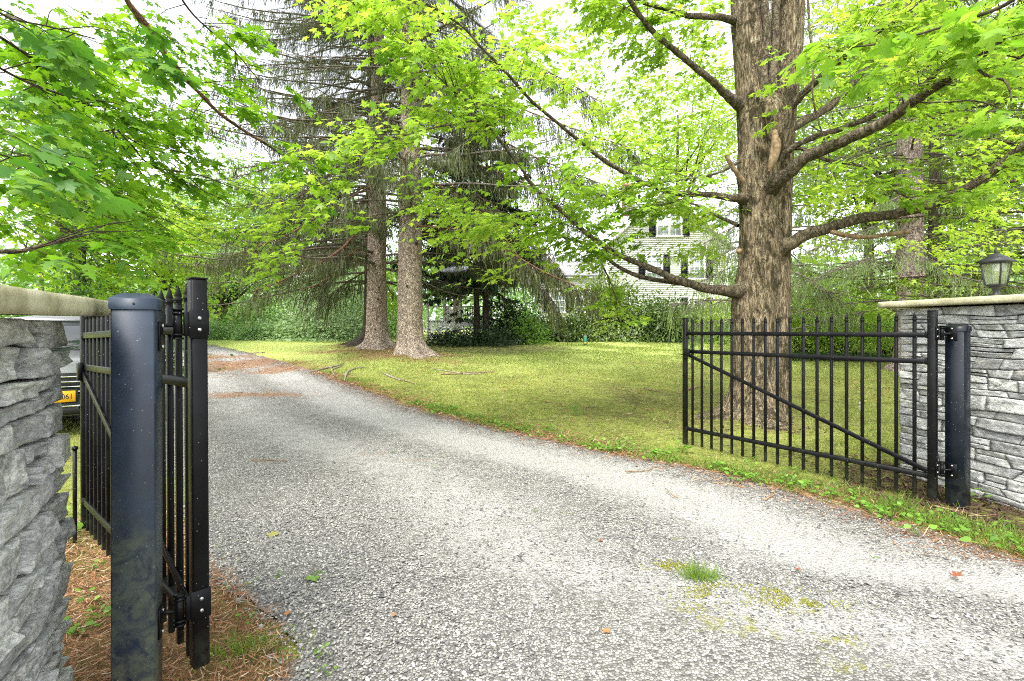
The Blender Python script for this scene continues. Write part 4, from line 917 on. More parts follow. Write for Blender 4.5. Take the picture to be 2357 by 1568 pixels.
MAPLE_LIMBS = [
    [(1765, 275, 7.75, 20), (1757, 160, 7.7, 20), (1763, 70, 7.7, 18), (1758, 0, 7.7, 17), (1750, -160, 7.7, 12), (1765, -400, 7.6, 5)],
    [(1776, 250, 7.8, 22), (1781, 130, 7.75, 20), (1791, 30, 7.75, 18), (1797, -120, 7.75, 14), (1790, -400, 7.7, 5)],
    [(1780, 580, YM, 56), (1800, 568, 7.8, 40), (1825, 560, 7.72, 31), (1860, 540, 7.6, 26), (1905, 525, 7.45, 24), (1975, 507, 7.25, 23), (2060, 490, 7.0, 22), (2150, 468, 6.8, 22), (2230, 430, 6.6, 21), (2300, 380, 6.4, 19), (2360, 330, 6.2, 17), (2480, 230, 5.9, 10), (2600, 130, 5.7, 4)],
    [(1765, 444, 7.85, 48), (1782, 426, 7.62, 38), (1805, 405, 7.4, 31), (1850, 365, 7.1, 28), (1900, 340, 6.8, 27), (1960, 315, 6.5, 26), (2030, 282, 6.1, 25), (2100, 232, 5.7, 24), (2180, 183, 5.3, 21), (2240, 140, 5.0, 18), (2310, 85, 4.7, 13), (2400, 10, 4.4, 6)],
    [(2095, 236, 5.72, 14), (2120, 205, 5.6, 14), (2160, 165, 5.4, 13), (2205, 130, 5.2, 11), (2232, 85, 5.1, 9), (2245, 40, 5.0, 6), (2250, -30, 4.9, 3)],
    [(1790, 372, 7.8, 22), (1825, 340, 7.6, 15), (1875, 316, 7.4, 14), (1950, 290, 7.1, 13), (2030, 258, 6.8, 12), (2110, 230, 6.5, 10), (2200, 212, 6.2, 8), (2320, 205, 5.9, 4)],
    [(1800, 268, 7.9, 26), (1830, 232, 7.7, 18), (1868, 196, 7.4, 16), (1910, 160, 7.1, 15), (1990, 95, 6.6, 13), (2060, 50, 6.3, 11), (2150, -10, 6.0, 5)],
    [(1815, 300, 8.1, 22), (1860, 275, 8.3, 18), (1920, 235, 8.6, 17), (1990, 160, 9.0, 15), (2060, 60, 9.4, 12), (2110, -30, 9.7, 7)],
    [(1805, 338, 7.8, 12), (1850, 345, 7.5, 9), (1900, 368, 7.2, 8), (1960, 376, 7.0, 7), (2010, 398, 6.8, 6), (2050, 432, 6.6, 5), (2105, 464, 6.5, 3)],
    [(1722, 664, YM, 56), (1700, 669, 7.85, 40), (1678, 669, 7.75, 29), (1640, 664, 7.6, 22), (1600, 655, 7.5, 20), (1557, 643, 7.35, 18), (1510, 624, 7.2, 15), (1461, 605, 7.1, 13), (1410, 580, 6.95, 12), (1376, 558, 6.9, 11), (1346, 534, 6.8, 10), (1310, 501, 6.7, 9), (1228, 430, 6.4, 7.5), (1199, 388, 6.3, 7), (1150, 325, 6.1, 6), (1108, 280, 6.0, 5), (1020, 290, 5.8, 4), (927, 314, 5.6, 2.5)],
    [(1590, 655, 7.5, 12), (1554, 650, 7.4, 13), (1514, 645, 7.45, 12), (1474, 635, 7.5, 11), (1420, 611, 7.6, 9), (1381, 583, 7.7, 8), (1359, 567, 7.8, 8), (1304, 548, 7.9, 6), (1228, 520, 8.1, 4.5), (1120, 490, 8.3, 2.5)],
    [(1108, 280, 6.0, 3.5), (1060, 230, 5.9, 3), (1000, 170, 5.7, 2.5), (940, 120, 5.6, 2)],
    [(1722, 458, YM, 36), (1702, 456, 7.8, 26), (1680, 454, 7.7, 17), (1640, 447, 7.6, 14), (1560, 445, 7.4, 12), (1510, 432, 7.2, 11), (1473, 418, 7.1, 11), (1420, 388, 6.9, 10), (1371, 353, 6.7, 9), (1302, 297, 6.4, 8), (1220, 228, 6.1, 7.5), (1164, 164, 5.8, 7), (1107, 108, 5.6, 6), (1069, 65, 5.5, 5.5), (1010, 25, 5.3, 5), (966, 0, 5.2, 4.5), (880, -60, 5.0, 3)],
    [(1715, 247, YM, 40), (1695, 232, 7.85, 27), (1672, 212, 7.7, 18), (1640, 186, 7.5, 15), (1560, 122, 7.2, 14), (1505, 72, 7.0, 12), (1470, 32, 6.8, 11), (1435, -20, 6.7, 9), (1380, -90, 6.5, 5)],
    [(1690, 46, 7.9, 20), (1665, 44, 7.75, 15), (1600, 40, 7.5, 13), (1545, 26, 7.3, 11), (1490, 8, 7.1, 9), (1400, -30, 6.8, 5)],
    [(1702, 372, 7.7, 8), (1680, 385, 7.6, 7), (1640, 402, 7.4, 6), (1580, 412, 7.2, 5), (1500, 424, 7.0, 3.5), (1430, 440, 6.9, 2.5)],
    [(1640, 402, 7.4, 5), (1600, 440, 7.3, 4), (1560, 462, 7.2, 3.5), (1500, 478, 7.1, 2.5)],
    [(1700, 520, 8.3, 10), (1660, 500, 8.7, 7), (1600, 470, 9.0, 5), (1530, 455, 9.3, 3)],
    [(1362, 566, 7.75, 4), (1400, 640, 7.7, 3.5), (1420, 690, 7.7, 2.5)],
    [(1860, -60, 7.3, 6), (1862, 60, 7.2, 6), (1872, 130, 7.2, 5), (1871, 230, 7.1, 4), (1900, 330, 7.1, 3.5), (1925, 420, 7.0, 2.5)],
    [(2095, 236, 5.7, 5), (2180, 235, 5.6, 4), (2240, 232, 5.5, 3.5), (2310, 250, 5.4, 3)],
    [(2236, 140, 5.0, 7), (2265, 170, 4.9, 6), (2310, 185, 4.8, 5), (2325, 215, 4.75, 4), (2328, 250, 4.7, 2.5)],
]
SM = []
for i, L in enumerate(MAPLE_LIMBS):
    o, S = limb(L, M['limb'], maple, 'limb', 100 + i, 9 if max(l[3] for l in L) > 14 else 6); SM.append(S)
limb([(1912, 533, 7.4, 12), (1945, 541, 7.3, 10), (1990, 547, 7.25, 10), (2040, 541, 7.2, 9), (2094, 533, 7.15, 8)], M['deadwood'], maple, 'dead_branch', 301)
limb([(1712, 418, 7.55, 10), (1697, 402, 7.5, 11), (1686, 385, 7.45, 10), (1672, 358, 7.4, 7)], M['deadwood'], maple, 'dead_branch', 302)
kn = MB()
for (px, py, r) in ((1703, 578, .045),): kn.tube([at(px, py, 7.62), at(px - 3, py + 1, 7.5)], [r, r * .8], 12)
kn.build('knot', M['deadwood'], maple, True)
scar = spline(pts([(1782, 300, 7.36, 10), (1786, 335, 7.35, 22), (1780, 365, 7.36, 20), (1770, 395, 7.38, 5)]), 14)
V, F = tube_np(scar[:, :3], scar[:, 3], 8); V = V * [1, 1, 1]; link('bark_scar', mesh_np('bark_scar', V, [F], M['deadwood'], True), maple)

LV = Leaves(); singles = []
def limb_sprays(S, rng, n, t0, t1, reach, **kw):       # twigs leaving a limb on both sides, sprays at their ends
    k = rng.uniform(t0, t1, n) * (len(S) - 1); i = k.astype(int); i = np.minimum(i, len(S) - 2); f = (k - i)[:, None]
    A = S[i, :3] * (1 - f) + S[i + 1, :3] * f; T = nrm(S[i + 1, :3] - S[i, :3])
    side = nrm(np.cross(T, [0, 0, 1.])) * rng.choice([-1, 1], n)[:, None]
    d = nrm(T * rng.uniform(.3, 1, (n, 1)) + side * rng.uniform(.3, 1.1, (n, 1)) + np.array([0, 0, 1.]) * rng.normal(.02, .22, (n, 1)))
    L = rng.uniform(*reach, n); B = A + d * L[:, None]
    return A, B, d
def leafy_limb(LV, S, rng, n, t0, t1, reach, size, tpl, tint, nleaf=9, mult=2, single=None):
    A, B, d = limb_sprays(S, rng, n, t0, t1, reach); LV.twigs(A, B, .006, .0025, .04)
    for m_ in range(mult):
        f = rng.uniform(.35, 1.0, (n, 1)); C = A + (B - A) * f
        az = np.arctan2(d[:, 1], d[:, 0]) + rng.normal(0, .6, n); el = rng.normal(-.1, .2, n)
        sprays(LV, rng, C, az, el, rng.uniform(.22, .5, n), nleaf, size, tpl, tint, single=single)
for i, (n, t0) in {2: (26, .45), 3: (30, .5), 4: (14, .3), 5: (22, .35), 6: (30, .4), 7: (34, .3), 8: (16, .3), 9: (40, .3), 10: (34, .25), 11: (14, .1), 12: (36, .35), 13: (30, .35), 14: (30, .3), 15: (20, .25), 16: (14, .2), 17: (20, .2), 18: (8, .4), 0: (14, .5), 1: (14, .5), 19: (10, .3)}.items():
    leafy_limb(LV, SM[i], rng, n, t0, 1.0, (.25, .9), .112, MAPLE_MID, .55 + rng.normal(0, .08))
CL = [  # px, py, rx, ry, Y0, Y1, sprays, leaf, tint
    (850, 22, 120, 34, 5.2, 6.4, 34, .115, .7), (905, 85, 60, 40, 5.2, 6.2, 16, .115, .7), (1010, 60, 90, 70, 5.3, 6.6, 26, .115, .66), (1150, 120, 120, 90, 5.6, 7.2, 44, .11, .6), (1220, 220, 90, 80, 6.0, 7.5, 30, .11, .6),
    (1090, 200, 90, 70, 5.8, 7, 20, .11, .6), (1290, 60, 120, 60, 6, 8, 34, .11, .55), (1080, 265, 120, 40, 5.8, 6.6, 24, .115, .7), (960, 310, 70, 30, 5.6, 6.2, 10, .115, .7),
    (835, 325, 75, 50, 5.5, 6.3, 22, .115, .7), (800, 390, 50, 30, 5.6, 6.3, 9, .115, .6), (905, 345, 50, 25, 5.5, 6.1, 9, .115, .75), (700, 360, 60, 28, 5.3, 6.2, 7, .115, .6),
    (720, 430, 60, 40, 5.3, 6.2, 12, .115, .68), (690, 510, 70, 40, 5.3, 6.3, 15, .115, .68), (640, 570, 60, 50, 5.5, 6.5, 14, .11, .62), (560, 520, 90, 50, 5.5, 7, 22, .11, .66), (600, 450, 90, 60, 6, 7.5, 18, .11, .6), (825, 508, 26, 14, 5.8, 6.1, 4, .12, .6),
    (1000, 420, 60, 36, 6, 6.8, 12, .115, .65), (1050, 470, 100, 40, 6.2, 7.2, 22, .11, .7), (1010, 440, 50, 26, 5.9, 6.5, 8, .115, .6), (1160, 500, 110, 44, 6.4, 7.8, 26, .11, .72), (1100, 540, 110, 40, 6.4, 7.8, 24, .11, .74), (1120, 625, 44, 26, 6.6, 7.4, 9, .105, .75), (1220, 580, 70, 30, 6.8, 7.8, 12, .11, .75),
    (1330, 480, 90, 60, 6.6, 8, 26, .11, .6), (1290, 390, 70, 44, 6.5, 8, 16, .11, .6), (1420, 450, 100, 40, 6.6, 8, 28, .115, .62), (1530, 400, 110, 34, 6.8, 8.4, 26, .115, .6), (1590, 470, 100, 40, 7, 8.6, 30, .115, .62), (1500, 350, 100, 40, 7, 9, 20, .115, .6), (1640, 500, 50, 36, 7.2, 8.6, 12, .115, .62), (1420, 540, 80, 40, 7, 8.2, 12, .105, .6), (1480, 585, 60, 24, 7.2, 8.2, 9, .105, .6), (1340, 600, 80, 30, 7.2, 8.4, 14, .105, .72), (1590, 630, 36, 16, 7.4, 8, 3, .11, .6),
    (1390, 705, 60, 22, 8.5, 9.5, 9, .1, .9), (1440, 735, 60, 22, 8.5, 9.5, 8, .1, .9), (1440, 560, 60, 26, 7.2, 8.4, 10, .115, .6), (1310, 150, 90, 80, 8.5, 12, 40, .115, .65), (1400, 240, 100, 70, 9, 13, 44, .115, .7), (1350, 350, 80, 50, 8.5, 12, 24, .115, .65), (1500, 220, 90, 70, 9, 13, 40, .115, .7), (1600, 330, 90, 50, 9, 13, 26, .115, .7), (1640, 560, 40, 30, 8.2, 9.2, 8, .115, .65), (1560, 560, 70, 24, 7.4, 8.6, 9, .115, .6), (1380, 640, 70, 24, 7.6, 9, 10, .105, .75), (1500, 60, 130, 70, 7, 9.5, 40, .115, .6), (1420, 160, 120, 80, 8, 10.5, 34, .115, .62), (1580, 180, 90, 80, 7.5, 10, 28, .115, .6), (1630, 70, 50, 70, 7.5, 9, 18, .115, .55), (1560, 290, 100, 60, 8, 10, 16, .11, .62), (1400, 300, 90, 60, 8, 10, 12, .11, .62),
    (1920, 60, 70, 70, 7.5, 11, 44, .115, .8), (1890, 180, 40, 60, 7.5, 10, 16, .115, .8), (2010, 60, 90, 60, 6.5, 10, 40, .115, .75), (2130, 60, 100, 60, 5.8, 8, 36, .115, .7), (1870, 400, 60, 60, 8, 10, 20, .11, .8), (1940, 470, 90, 50, 7.8, 10, 26, .11, .85), (1880, 560, 60, 40, 8.2, 10, 16, .11, .85), (2000, 300, 90, 40, 7.2, 9, 16, .11, .8), (1990, 400, 90, 50, 7.4, 9.5, 20, .11, .85), (2180, 440, 120, 50, 7, 9.5, 22, .11, .85), (2160, 550, 120, 34, 8, 11, 40, .11, .92), (2290, 500, 90, 60, 7, 10, 30, .11, .88), (2250, 590, 100, 40, 8, 10, 26, .11, .85), (2280, 330, 80, 60, 5.6, 8, 18, .115, .7), (2180, 300, 90, 50, 6, 8, 14, .115, .7), (2100, 150, 80, 50, 6.2, 9, 24, .115, .72), (2260, 130, 100, 80, 4.8, 7, 26, .12, .65)]
for (px, py, rx, ry, Y0, Y1, n, sz, ti) in CL:
    n = int(n * (.8 if px > 1840 else 1.05)); sz = sz * .84; n = int(n * .5) if (880 < px < 1040 and py < 450) else n
    C = cluster(rng, n, px, py, rx, ry, Y0, Y1); az = np.where(C[:, 0] < 3.9, math.pi * 1.08, -.3) + rng.normal(0, .9, n)
    sprays(LV, rng, C - np.stack([np.cos(az), np.sin(az), 0 * az], -1) * .15, az, rng.normal(-.12, .2, n), rng.uniform(.25, .55, n), 9, sz, MAPLE_MID, ti + rng.normal(0, .18, n), tilt=.28)
# crown above the frame keeps the ground in shade from this tree
C = np.stack([rng.normal(3.6, 2.6, 220), rng.normal(8.6, 2.2, 220), rng.uniform(8.5, 15, 220)], -1)
sprays(LV, rng, C, rng.uniform(0, 6.28, 220), rng.normal(0, .3, 220), .5, 9, .2, MAPLE_FAR, .6)
# the nearest leaves, each one its own piece
for (px, py, rx, ry, Y0, Y1, n, sz) in ((1965, 120, 80, 40, 3.3, 3.7, 6, .125), (2010, 170, 60, 30, 3.4, 3.7, 4, .12), (2210, 45, 90, 40, 2.9, 3.6, 6, .12), (2320, 30, 50, 60, 2.7, 3.3, 6, .12), (2290, 130, 70, 40, 3.2, 3.9, 5, .115), (2330, 230, 40, 60, 3.1, 3.8, 5, .115), (2080, 60, 50, 30, 3.5, 4, 3, .12)):
    C = cluster(rng, n, px, py, rx, ry, Y0, Y1); az = math.pi + rng.normal(0.1, .5, n)
    sprays(LV, rng, C, az, rng.normal(-.15, .15, n), rng.uniform(.16, .3, n), 7, sz, MAPLE_NEAR, .6, single=singles, tilt=.35, droop=.4)
limb([(2370, -30, 3.0, 10), (2300, 20, 3.1, 8), (2180, 60, 3.3, 6), (2060, 95, 3.45, 5), (1960, 110, 3.5, 3)], M['twig'], maple, 'limb', 401, 6)
LV.build(maple, M['maple'], M['twig'])
def leaf_objects(singles, root, mat, limit=300):
    me = [mesh_np('leaf', leaf_tpl([(p[0] * s, p[1]) for p in [(0, 0), (.14, -.08), (.38, -.08), (.31, .07), (.27, .19), (.46, .24), (.66, .48), (.45, .49), (.37, .60), (.17, .47), (.26, .66), (.12, .76), (0, 1.05)]], c)[0], [MAPLE_NEAR[1]], mat) for s, c in ((1, .1), (.9, .22), (1.08, .3))]
    for i, (p, X, Y, Z, sc) in enumerate(singles[:limit]):
        o = bpy.data.objects.new('leaf', me[i % 3]); COL.objects.link(o); o.parent = root
        Mx = Matrix(np.vstack([np.column_stack([X * sc, Y * sc, Z * sc, p]), [0, 0, 0, 1]]).tolist()); o.matrix_local = Mx
leaf_objects(singles, maple, M['maple_obj'])

# ---------------- maple left of the camera: its boughs hang over the left gate
rng = np.random.default_rng(6)
lm = thing('maple_tree', 'maple outside the left edge whose darker green boughs hang over the left gate', 'tree', (0, 0, 0))
link('trunk', trunk_mesh([(-6.6, 3.6, float(gz(-6.6, 3.6)), .3), (-6.55, 3.6, 1.2, .28), (-6.5, 3.65, 3, .25), (-6.4, 3.7, 5, .22), (-6.2, 3.8, 8, .15), (-6, 3.9, 11, .05)], M['bark_maple'], .7, 48, 120, 8), lm)
LL = [([(240, -110, 3.9, 12), (292, 0, 4.3, 12), (317, 35, 4.4, 13), (342, 67, 4.5, 12), (373, 120, 4.7, 11), (405, 155, 4.85, 10), (433, 190, 5.0, 9), (469, 225, 5.2, 8.5), (504, 261, 5.4, 8), (564, 303, 5.7, 7), (616, 335, 5.9, 6), (669, 370, 6.2, 4.5), (720, 410, 6.4, 3)], 'limb_red'),
      ([(292, 0, 4.3, 6), (325, 60, 4.6, 6), (352, 92, 4.7, 5), (385, 125, 4.85, 3)], 'limb_red'),
      ([(-40, 60, 3.6, 7), (63, 127, 4.1, 7.5), (99, 158, 4.3, 7), (141, 190, 4.5, 7), (187, 225, 4.7, 7), (218, 254, 4.9, 7), (254, 282, 5.1, 5), (299, 330, 5.4, 4), (352, 384, 5.7, 4), (458, 402, 6.2, 3.5), (530, 430, 6.5, 2)], 'limb'),
      ([(247, 285, 5.05, 4), (303, 366, 5.4, 3), (359, 447, 5.8, 2)], 'limb'), ([(225, 262, 4.95, 4), (300, 320, 5.4, 3), (400, 380, 5.9, 2.5), (480, 450, 6.4, 2)], 'limb'),
      ([(-30, 140, 3.3, 6), (40, 178, 3.6, 6), (85, 197, 3.9, 5), (162, 225, 4.3, 5), (208, 247, 4.6, 4)], 'limb'), ([(180, 310, 5.2, 3), (260, 300, 5.5, 4), (310, 290, 5.7, 4), (350, 298, 6.0, 4), (400, 280, 6.3, 3), (450, 270, 6.6, 2)], 'limb'),
      ([(140, 360, 5, 4), (155, 373, 5, 5), (180, 395, 5.1, 5), (197, 416, 5.2, 4.5), (215, 440, 5.3, 4), (229, 465, 5.4, 3)], 'limb'), ([(-50, 585, 3.2, 12), (0, 578, 3.3, 11), (40, 577, 3.4, 10), (75, 569, 3.5, 9), (105, 562, 3.6, 8), (150, 549, 3.8, 5), (210, 535, 4.1, 3)], 'limb'),
      ([(105, 109, 4.6, 6), (150, 120, 4.5, 8), (208, 131, 4.4, 7)], 'limb'), ([(-40, 0, 3.0, 5), (20, 40, 3.3, 4), (110, 60, 3.8, 3.5), (220, 90, 4.3, 2.5)], 'twig'), ([(-20, 350, 3.2, 4), (80, 380, 3.6, 4), (200, 425, 4.2, 3), (300, 470, 4.7, 2)], 'twig'), ([(400, -30, 5.0, 5), (450, 40, 5.3, 4), (540, 120, 5.7, 3), (600, 190, 6, 2)], 'twig')]
SL = []
for i, (L, mt) in enumerate(LL): SL.append(limb(L, M[mt], lm, 'limb', 500 + i, 7)[1])
# the boughs start at the trunk
for j, S in enumerate((SL[0], SL[2], SL[5], SL[8], SL[10], SL[11])):
    e = S[0]; zt = min(max(e[2] + .6 + .25 * j, 1.6), 7); limb([(-6.45, 3.68, zt - .5, .05), (-5.4, 3.5, zt, .04), (e[0] - .5, e[1] - .1, e[2] + .25, max(e[3], .02)), (e[0] + .02, e[1], e[2], e[3])], M['limb'], lm, 'limb', 560 + j, 7, world=True)
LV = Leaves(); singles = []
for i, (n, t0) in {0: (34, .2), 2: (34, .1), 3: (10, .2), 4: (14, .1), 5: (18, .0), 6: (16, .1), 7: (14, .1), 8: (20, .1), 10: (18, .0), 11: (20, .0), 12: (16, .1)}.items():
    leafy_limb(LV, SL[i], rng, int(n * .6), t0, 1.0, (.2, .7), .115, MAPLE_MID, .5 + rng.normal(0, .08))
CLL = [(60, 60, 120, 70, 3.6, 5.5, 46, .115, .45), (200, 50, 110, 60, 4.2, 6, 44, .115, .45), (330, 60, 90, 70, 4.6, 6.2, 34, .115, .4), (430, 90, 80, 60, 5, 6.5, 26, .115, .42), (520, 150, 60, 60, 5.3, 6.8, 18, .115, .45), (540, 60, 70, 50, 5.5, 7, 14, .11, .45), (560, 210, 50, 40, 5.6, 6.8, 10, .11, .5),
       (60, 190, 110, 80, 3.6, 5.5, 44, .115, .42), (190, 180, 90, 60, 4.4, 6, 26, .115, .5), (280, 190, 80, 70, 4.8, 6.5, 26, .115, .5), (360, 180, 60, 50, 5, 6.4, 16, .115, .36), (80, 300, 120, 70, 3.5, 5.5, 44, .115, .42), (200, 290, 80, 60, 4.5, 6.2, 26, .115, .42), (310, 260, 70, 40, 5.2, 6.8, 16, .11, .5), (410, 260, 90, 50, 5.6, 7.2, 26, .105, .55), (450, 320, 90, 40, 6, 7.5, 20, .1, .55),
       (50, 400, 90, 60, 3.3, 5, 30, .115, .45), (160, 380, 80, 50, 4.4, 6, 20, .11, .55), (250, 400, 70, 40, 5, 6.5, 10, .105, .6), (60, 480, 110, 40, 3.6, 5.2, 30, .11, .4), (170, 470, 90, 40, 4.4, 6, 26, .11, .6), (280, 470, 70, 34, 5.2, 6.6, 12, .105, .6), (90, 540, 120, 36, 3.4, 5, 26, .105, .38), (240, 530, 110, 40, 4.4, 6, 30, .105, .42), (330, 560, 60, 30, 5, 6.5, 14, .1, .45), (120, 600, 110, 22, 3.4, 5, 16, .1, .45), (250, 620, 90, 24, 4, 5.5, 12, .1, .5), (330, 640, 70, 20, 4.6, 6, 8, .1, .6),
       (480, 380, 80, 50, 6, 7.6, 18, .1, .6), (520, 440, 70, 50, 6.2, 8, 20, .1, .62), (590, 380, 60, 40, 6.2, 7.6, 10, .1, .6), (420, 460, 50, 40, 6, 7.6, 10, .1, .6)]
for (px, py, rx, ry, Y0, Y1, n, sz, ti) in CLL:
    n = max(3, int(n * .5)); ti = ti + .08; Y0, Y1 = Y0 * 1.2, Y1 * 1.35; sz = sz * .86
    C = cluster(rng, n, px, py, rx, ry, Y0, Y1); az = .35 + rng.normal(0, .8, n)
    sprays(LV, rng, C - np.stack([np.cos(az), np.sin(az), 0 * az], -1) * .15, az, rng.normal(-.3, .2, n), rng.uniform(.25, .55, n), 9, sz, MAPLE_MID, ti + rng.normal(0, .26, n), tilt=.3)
n = 150; C = cluster(rng, n, 250, 300, 300, 280, 4.5, 7.5); az = rng.normal(.35, .4, n); el = rng.normal(-.32, .14, n); L_ = rng.uniform(.4, 1.3, n)
LV.twigs(C, C + np.stack([np.cos(az) * np.cos(el), .3 * np.sin(az), np.sin(el)], -1) * L_[:, None], .005, .002, .03)
C = np.stack([rng.normal(-6, 1.8, 90), rng.normal(4.6, 2.0, 90), rng.uniform(6, 11, 90)], -1)
sprays(LV, rng, C, rng.uniform(0, 6.28, 90), rng.normal(0, .3, 90), .5, 9, .2, MAPLE_FAR, .5)
for (px, py, rx, ry, Y0, Y1, n, sz) in ((20, 330, 40, 40, 1.7, 2.2, 4, .105), (40, 390, 50, 30, 1.9, 2.4, 4, .105), (60, 60, 70, 40, 2.8, 3.4, 6, .11), (110, 110, 60, 40, 3, 3.6, 6, .11), (270, 70, 50, 30, 3.5, 4, 5, .115), (310, 140, 40, 30, 3.6, 4.1, 5, .115), (60, 240, 60, 40, 2.8, 3.4, 6, .11), (190, 330, 60, 40, 3.5, 4.2, 5, .11)):
    C = cluster(rng, n, px, py, rx, ry, Y0, Y1); az = .2 + rng.normal(0, .5, n)
    sprays(LV, rng, C, az, rng.normal(-.25, .15, n), rng.uniform(.15, .28, n), 7, sz, MAPLE_NEAR, .5, single=singles, tilt=.35, droop=.4)
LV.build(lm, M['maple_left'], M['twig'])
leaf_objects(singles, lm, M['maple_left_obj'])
# ------------------------------------------------------------------ spruces and hemlocks
def conifer(root, rng, xy, zb, height, radius, h0, mats, base_len, dens, droop, curtain, spray=NEEDLE_SPRAY, swidth=.06, slen=(.16, .38), step=.34, az_bias=None, shape=.75, dead_below=0.0, hang=1.0, tint=.5, per_whorl=4, tex_r=1.0, thin=1.0):
    LV = Leaves(); z = zb + h0; BR = []
    while z < zb + height - .6:
        f = (z - zb - h0) / (height - h0); Lm = radius * (1 - f) ** shape * base_len
        for b in range(per_whorl):
            az = rng.uniform(0, 2 * np.pi) if az_bias is None or rng.random() > az_bias[1] else az_bias[0] + rng.normal(0, .6)
            L = Lm * rng.uniform(.6, 1.08); d = np.array([math.cos(az), math.sin(az), 0]); t = np.linspace(0, 1, 9); up = rng.uniform(-.05, .2)
            zz = L * (up * t - droop * rng.uniform(.7, 1.2) * t ** 1.7 + .16 * np.maximum(t - .6, 0) ** 2 * 4)
            P = np.array([xy[0], xy[1], z + rng.uniform(-.15, .15)]) + d * (t * L)[:, None] + np.array([0, 0, 1.]) * zz[:, None]
            P[:, :2] += (fbm(P * .9, 2, 3)[:, None] * d[[1, 0]] * np.array([1, -1])) * .25 * t[:, None]
            BR.append((P, (.010 + .0062 * L) * tex_r, L, f))
        z += step * rng.uniform(.7, 1.3)
    mb = MB()
    for P, r, L, f in BR: mb.tube(P, np.linspace(r, r * .18, len(P)), 5, cap=False)
    tag(mb.build('branches', mats[1], root, True), kind='stuff')
    A = []; B = []; W = []; lowf = []
    for P, r, L, f in BR:
        n = max(4, int(L * dens)); t = rng.uniform(.12, 1, n) ** .85; k = t * (len(P) - 1); i = np.minimum(k.astype(int), len(P) - 2); fr = (k - i)[:, None]
        a = P[i] * (1 - fr) + P[i + 1] * fr; T = nrm(P[i + 1] - P[i]); s = nrm(np.cross(T, [0, 0, 1.])) * rng.choice([-1, 1], n)[:, None]
        l = rng.uniform(.2, .55, n) * (L * .55) ** .7 * (1.15 - t)
        d = nrm(T * .6 + s * rng.uniform(.4, 1, (n, 1))); b = a + d * l[:, None]; b[:, 2] -= l * droop * rng.uniform(.6, 1.8, n)
        A.append(a); B.append(b); W.append(np.full(n, f)); 
    A = np.concatenate(A); B = np.concatenate(B); W = np.concatenate(W)
    LV.twigs(A, B, .006 * tex_r, .002 * tex_r, .03)
    # hanging branchlets along the twigs
    per = max(1, int(curtain)); a = np.repeat(A, per, 0); b = np.repeat(B, per, 0); t = rng.uniform(.1, 1.05, (len(a), 1)); C = a + (b - a) * t
    keep = rng.random(len(C)) < thin; C = C[keep]; a = a[keep]; b = b[keep]
    dd = nrm(b - a) * (1 - hang * .8) + np.array([0, 0, -1.]) * hang + rng.normal(0, .28, (len(C), 3)); dd = nrm(dd)
    X, Y, Z = frames(dd, (rng.normal(0, 1, (len(C), 3)) if hang > .5 else (0, 0, 1)), rng, .3)
    ln = rng.uniform(*slen, len(C)); sc = np.stack([np.full(len(C), swidth * 4) * rng.uniform(.7, 1.3, len(C)), ln, np.full(len(C), swidth * 4)], -1)
    LV.add(spray, C, X, Y, Z, sc, np.clip(rng.normal(tint, .22, len(C)), 0, 1))
    LV.build(root, mats[0], mats[2])
def spruce_trunk(root, xy, zb, h, r0, lean, mat, seed, n=56, rows=200, flare=.9, amp=.02):
    cs = [(xy[0] + lean[0] * t * h, xy[1] + lean[1] * t * h, zb + t * h, max(.02, r0 * (1 - t) ** .8 * (1 + .0 * t))) for t in (0, .02, .06, .12, .2, .3, .45, .6, .8, 1)]
    link('trunk', trunk_mesh(cs, mat, flare, n, rows, seed, amp, .5), root)
rng = np.random.default_rng(21)
specs = [(0, 'tall spruce with the thicker bare trunk beside the drive, bark bulge low down', 25, .455, (.004, 0), 'bark_spruce'), (1, 'tall spruce with the slimmer trunk standing left of the thicker one', 24, .42, (.006, 0), 'bark_spruce'), (2, 'dark trunked spruce standing behind the two pale spruce trunks', 23, .40, (0, .01), 'bark_dark')]
for (i, lab, h, r0, lean, bk_) in specs:
    xy = SPRUCES[i]; zb = float(gz(*xy)) - .04
    t = thing('spruce_tree', lab, 'tree', (0, 0, 0), 0, 'old spruces by the drive'); spruce_trunk(t, xy, zb, h, r0 * (1.0 if i < 2 else .8), lean, M[bk_], 40 + i, 64, 260, 1.05 if i != 2 else 2.3)
    conifer(t, rng, xy, zb, h, (6.8, 7.6, 7.0)[i], (5.0, 3.4, 3.0)[i], (M['spruce'], M['twig_grey'], M['twig']), 1.0, (9, 9, 6)[i], .30, 8, NEEDLE_SPRAY, .028, (.18, .6), (.44, .42, .6)[i], None if i == 0 else (math.pi * (.97 if i == 1 else .9), .45), .36, thin=.9, tint=.5, per_whorl=4, tex_r=1.15)
    if i == 0:
        for q, (px, py) in enumerate(((935, 660), (950, 40), (925, 420), (948, 300), (958, 560), (960, 250))):
            MB().tube([at(px, py, xy[1] - .15), at(px + 3, py - 2, xy[1] - .58)], [.07, .035], 8).build('branch_stub', M['bark_dark'], t, True)
    if i == 1:
        for q, (px, py) in enumerate(((872, 535), (868, 690), (862, 760), (880, 470))):
            MB().tube([at(px, py, xy[1] - .15), at(px + 2, py - 2, xy[1] - .5)], [.06, .03], 8).build('branch_stub', M['bark_dark'], t, True)
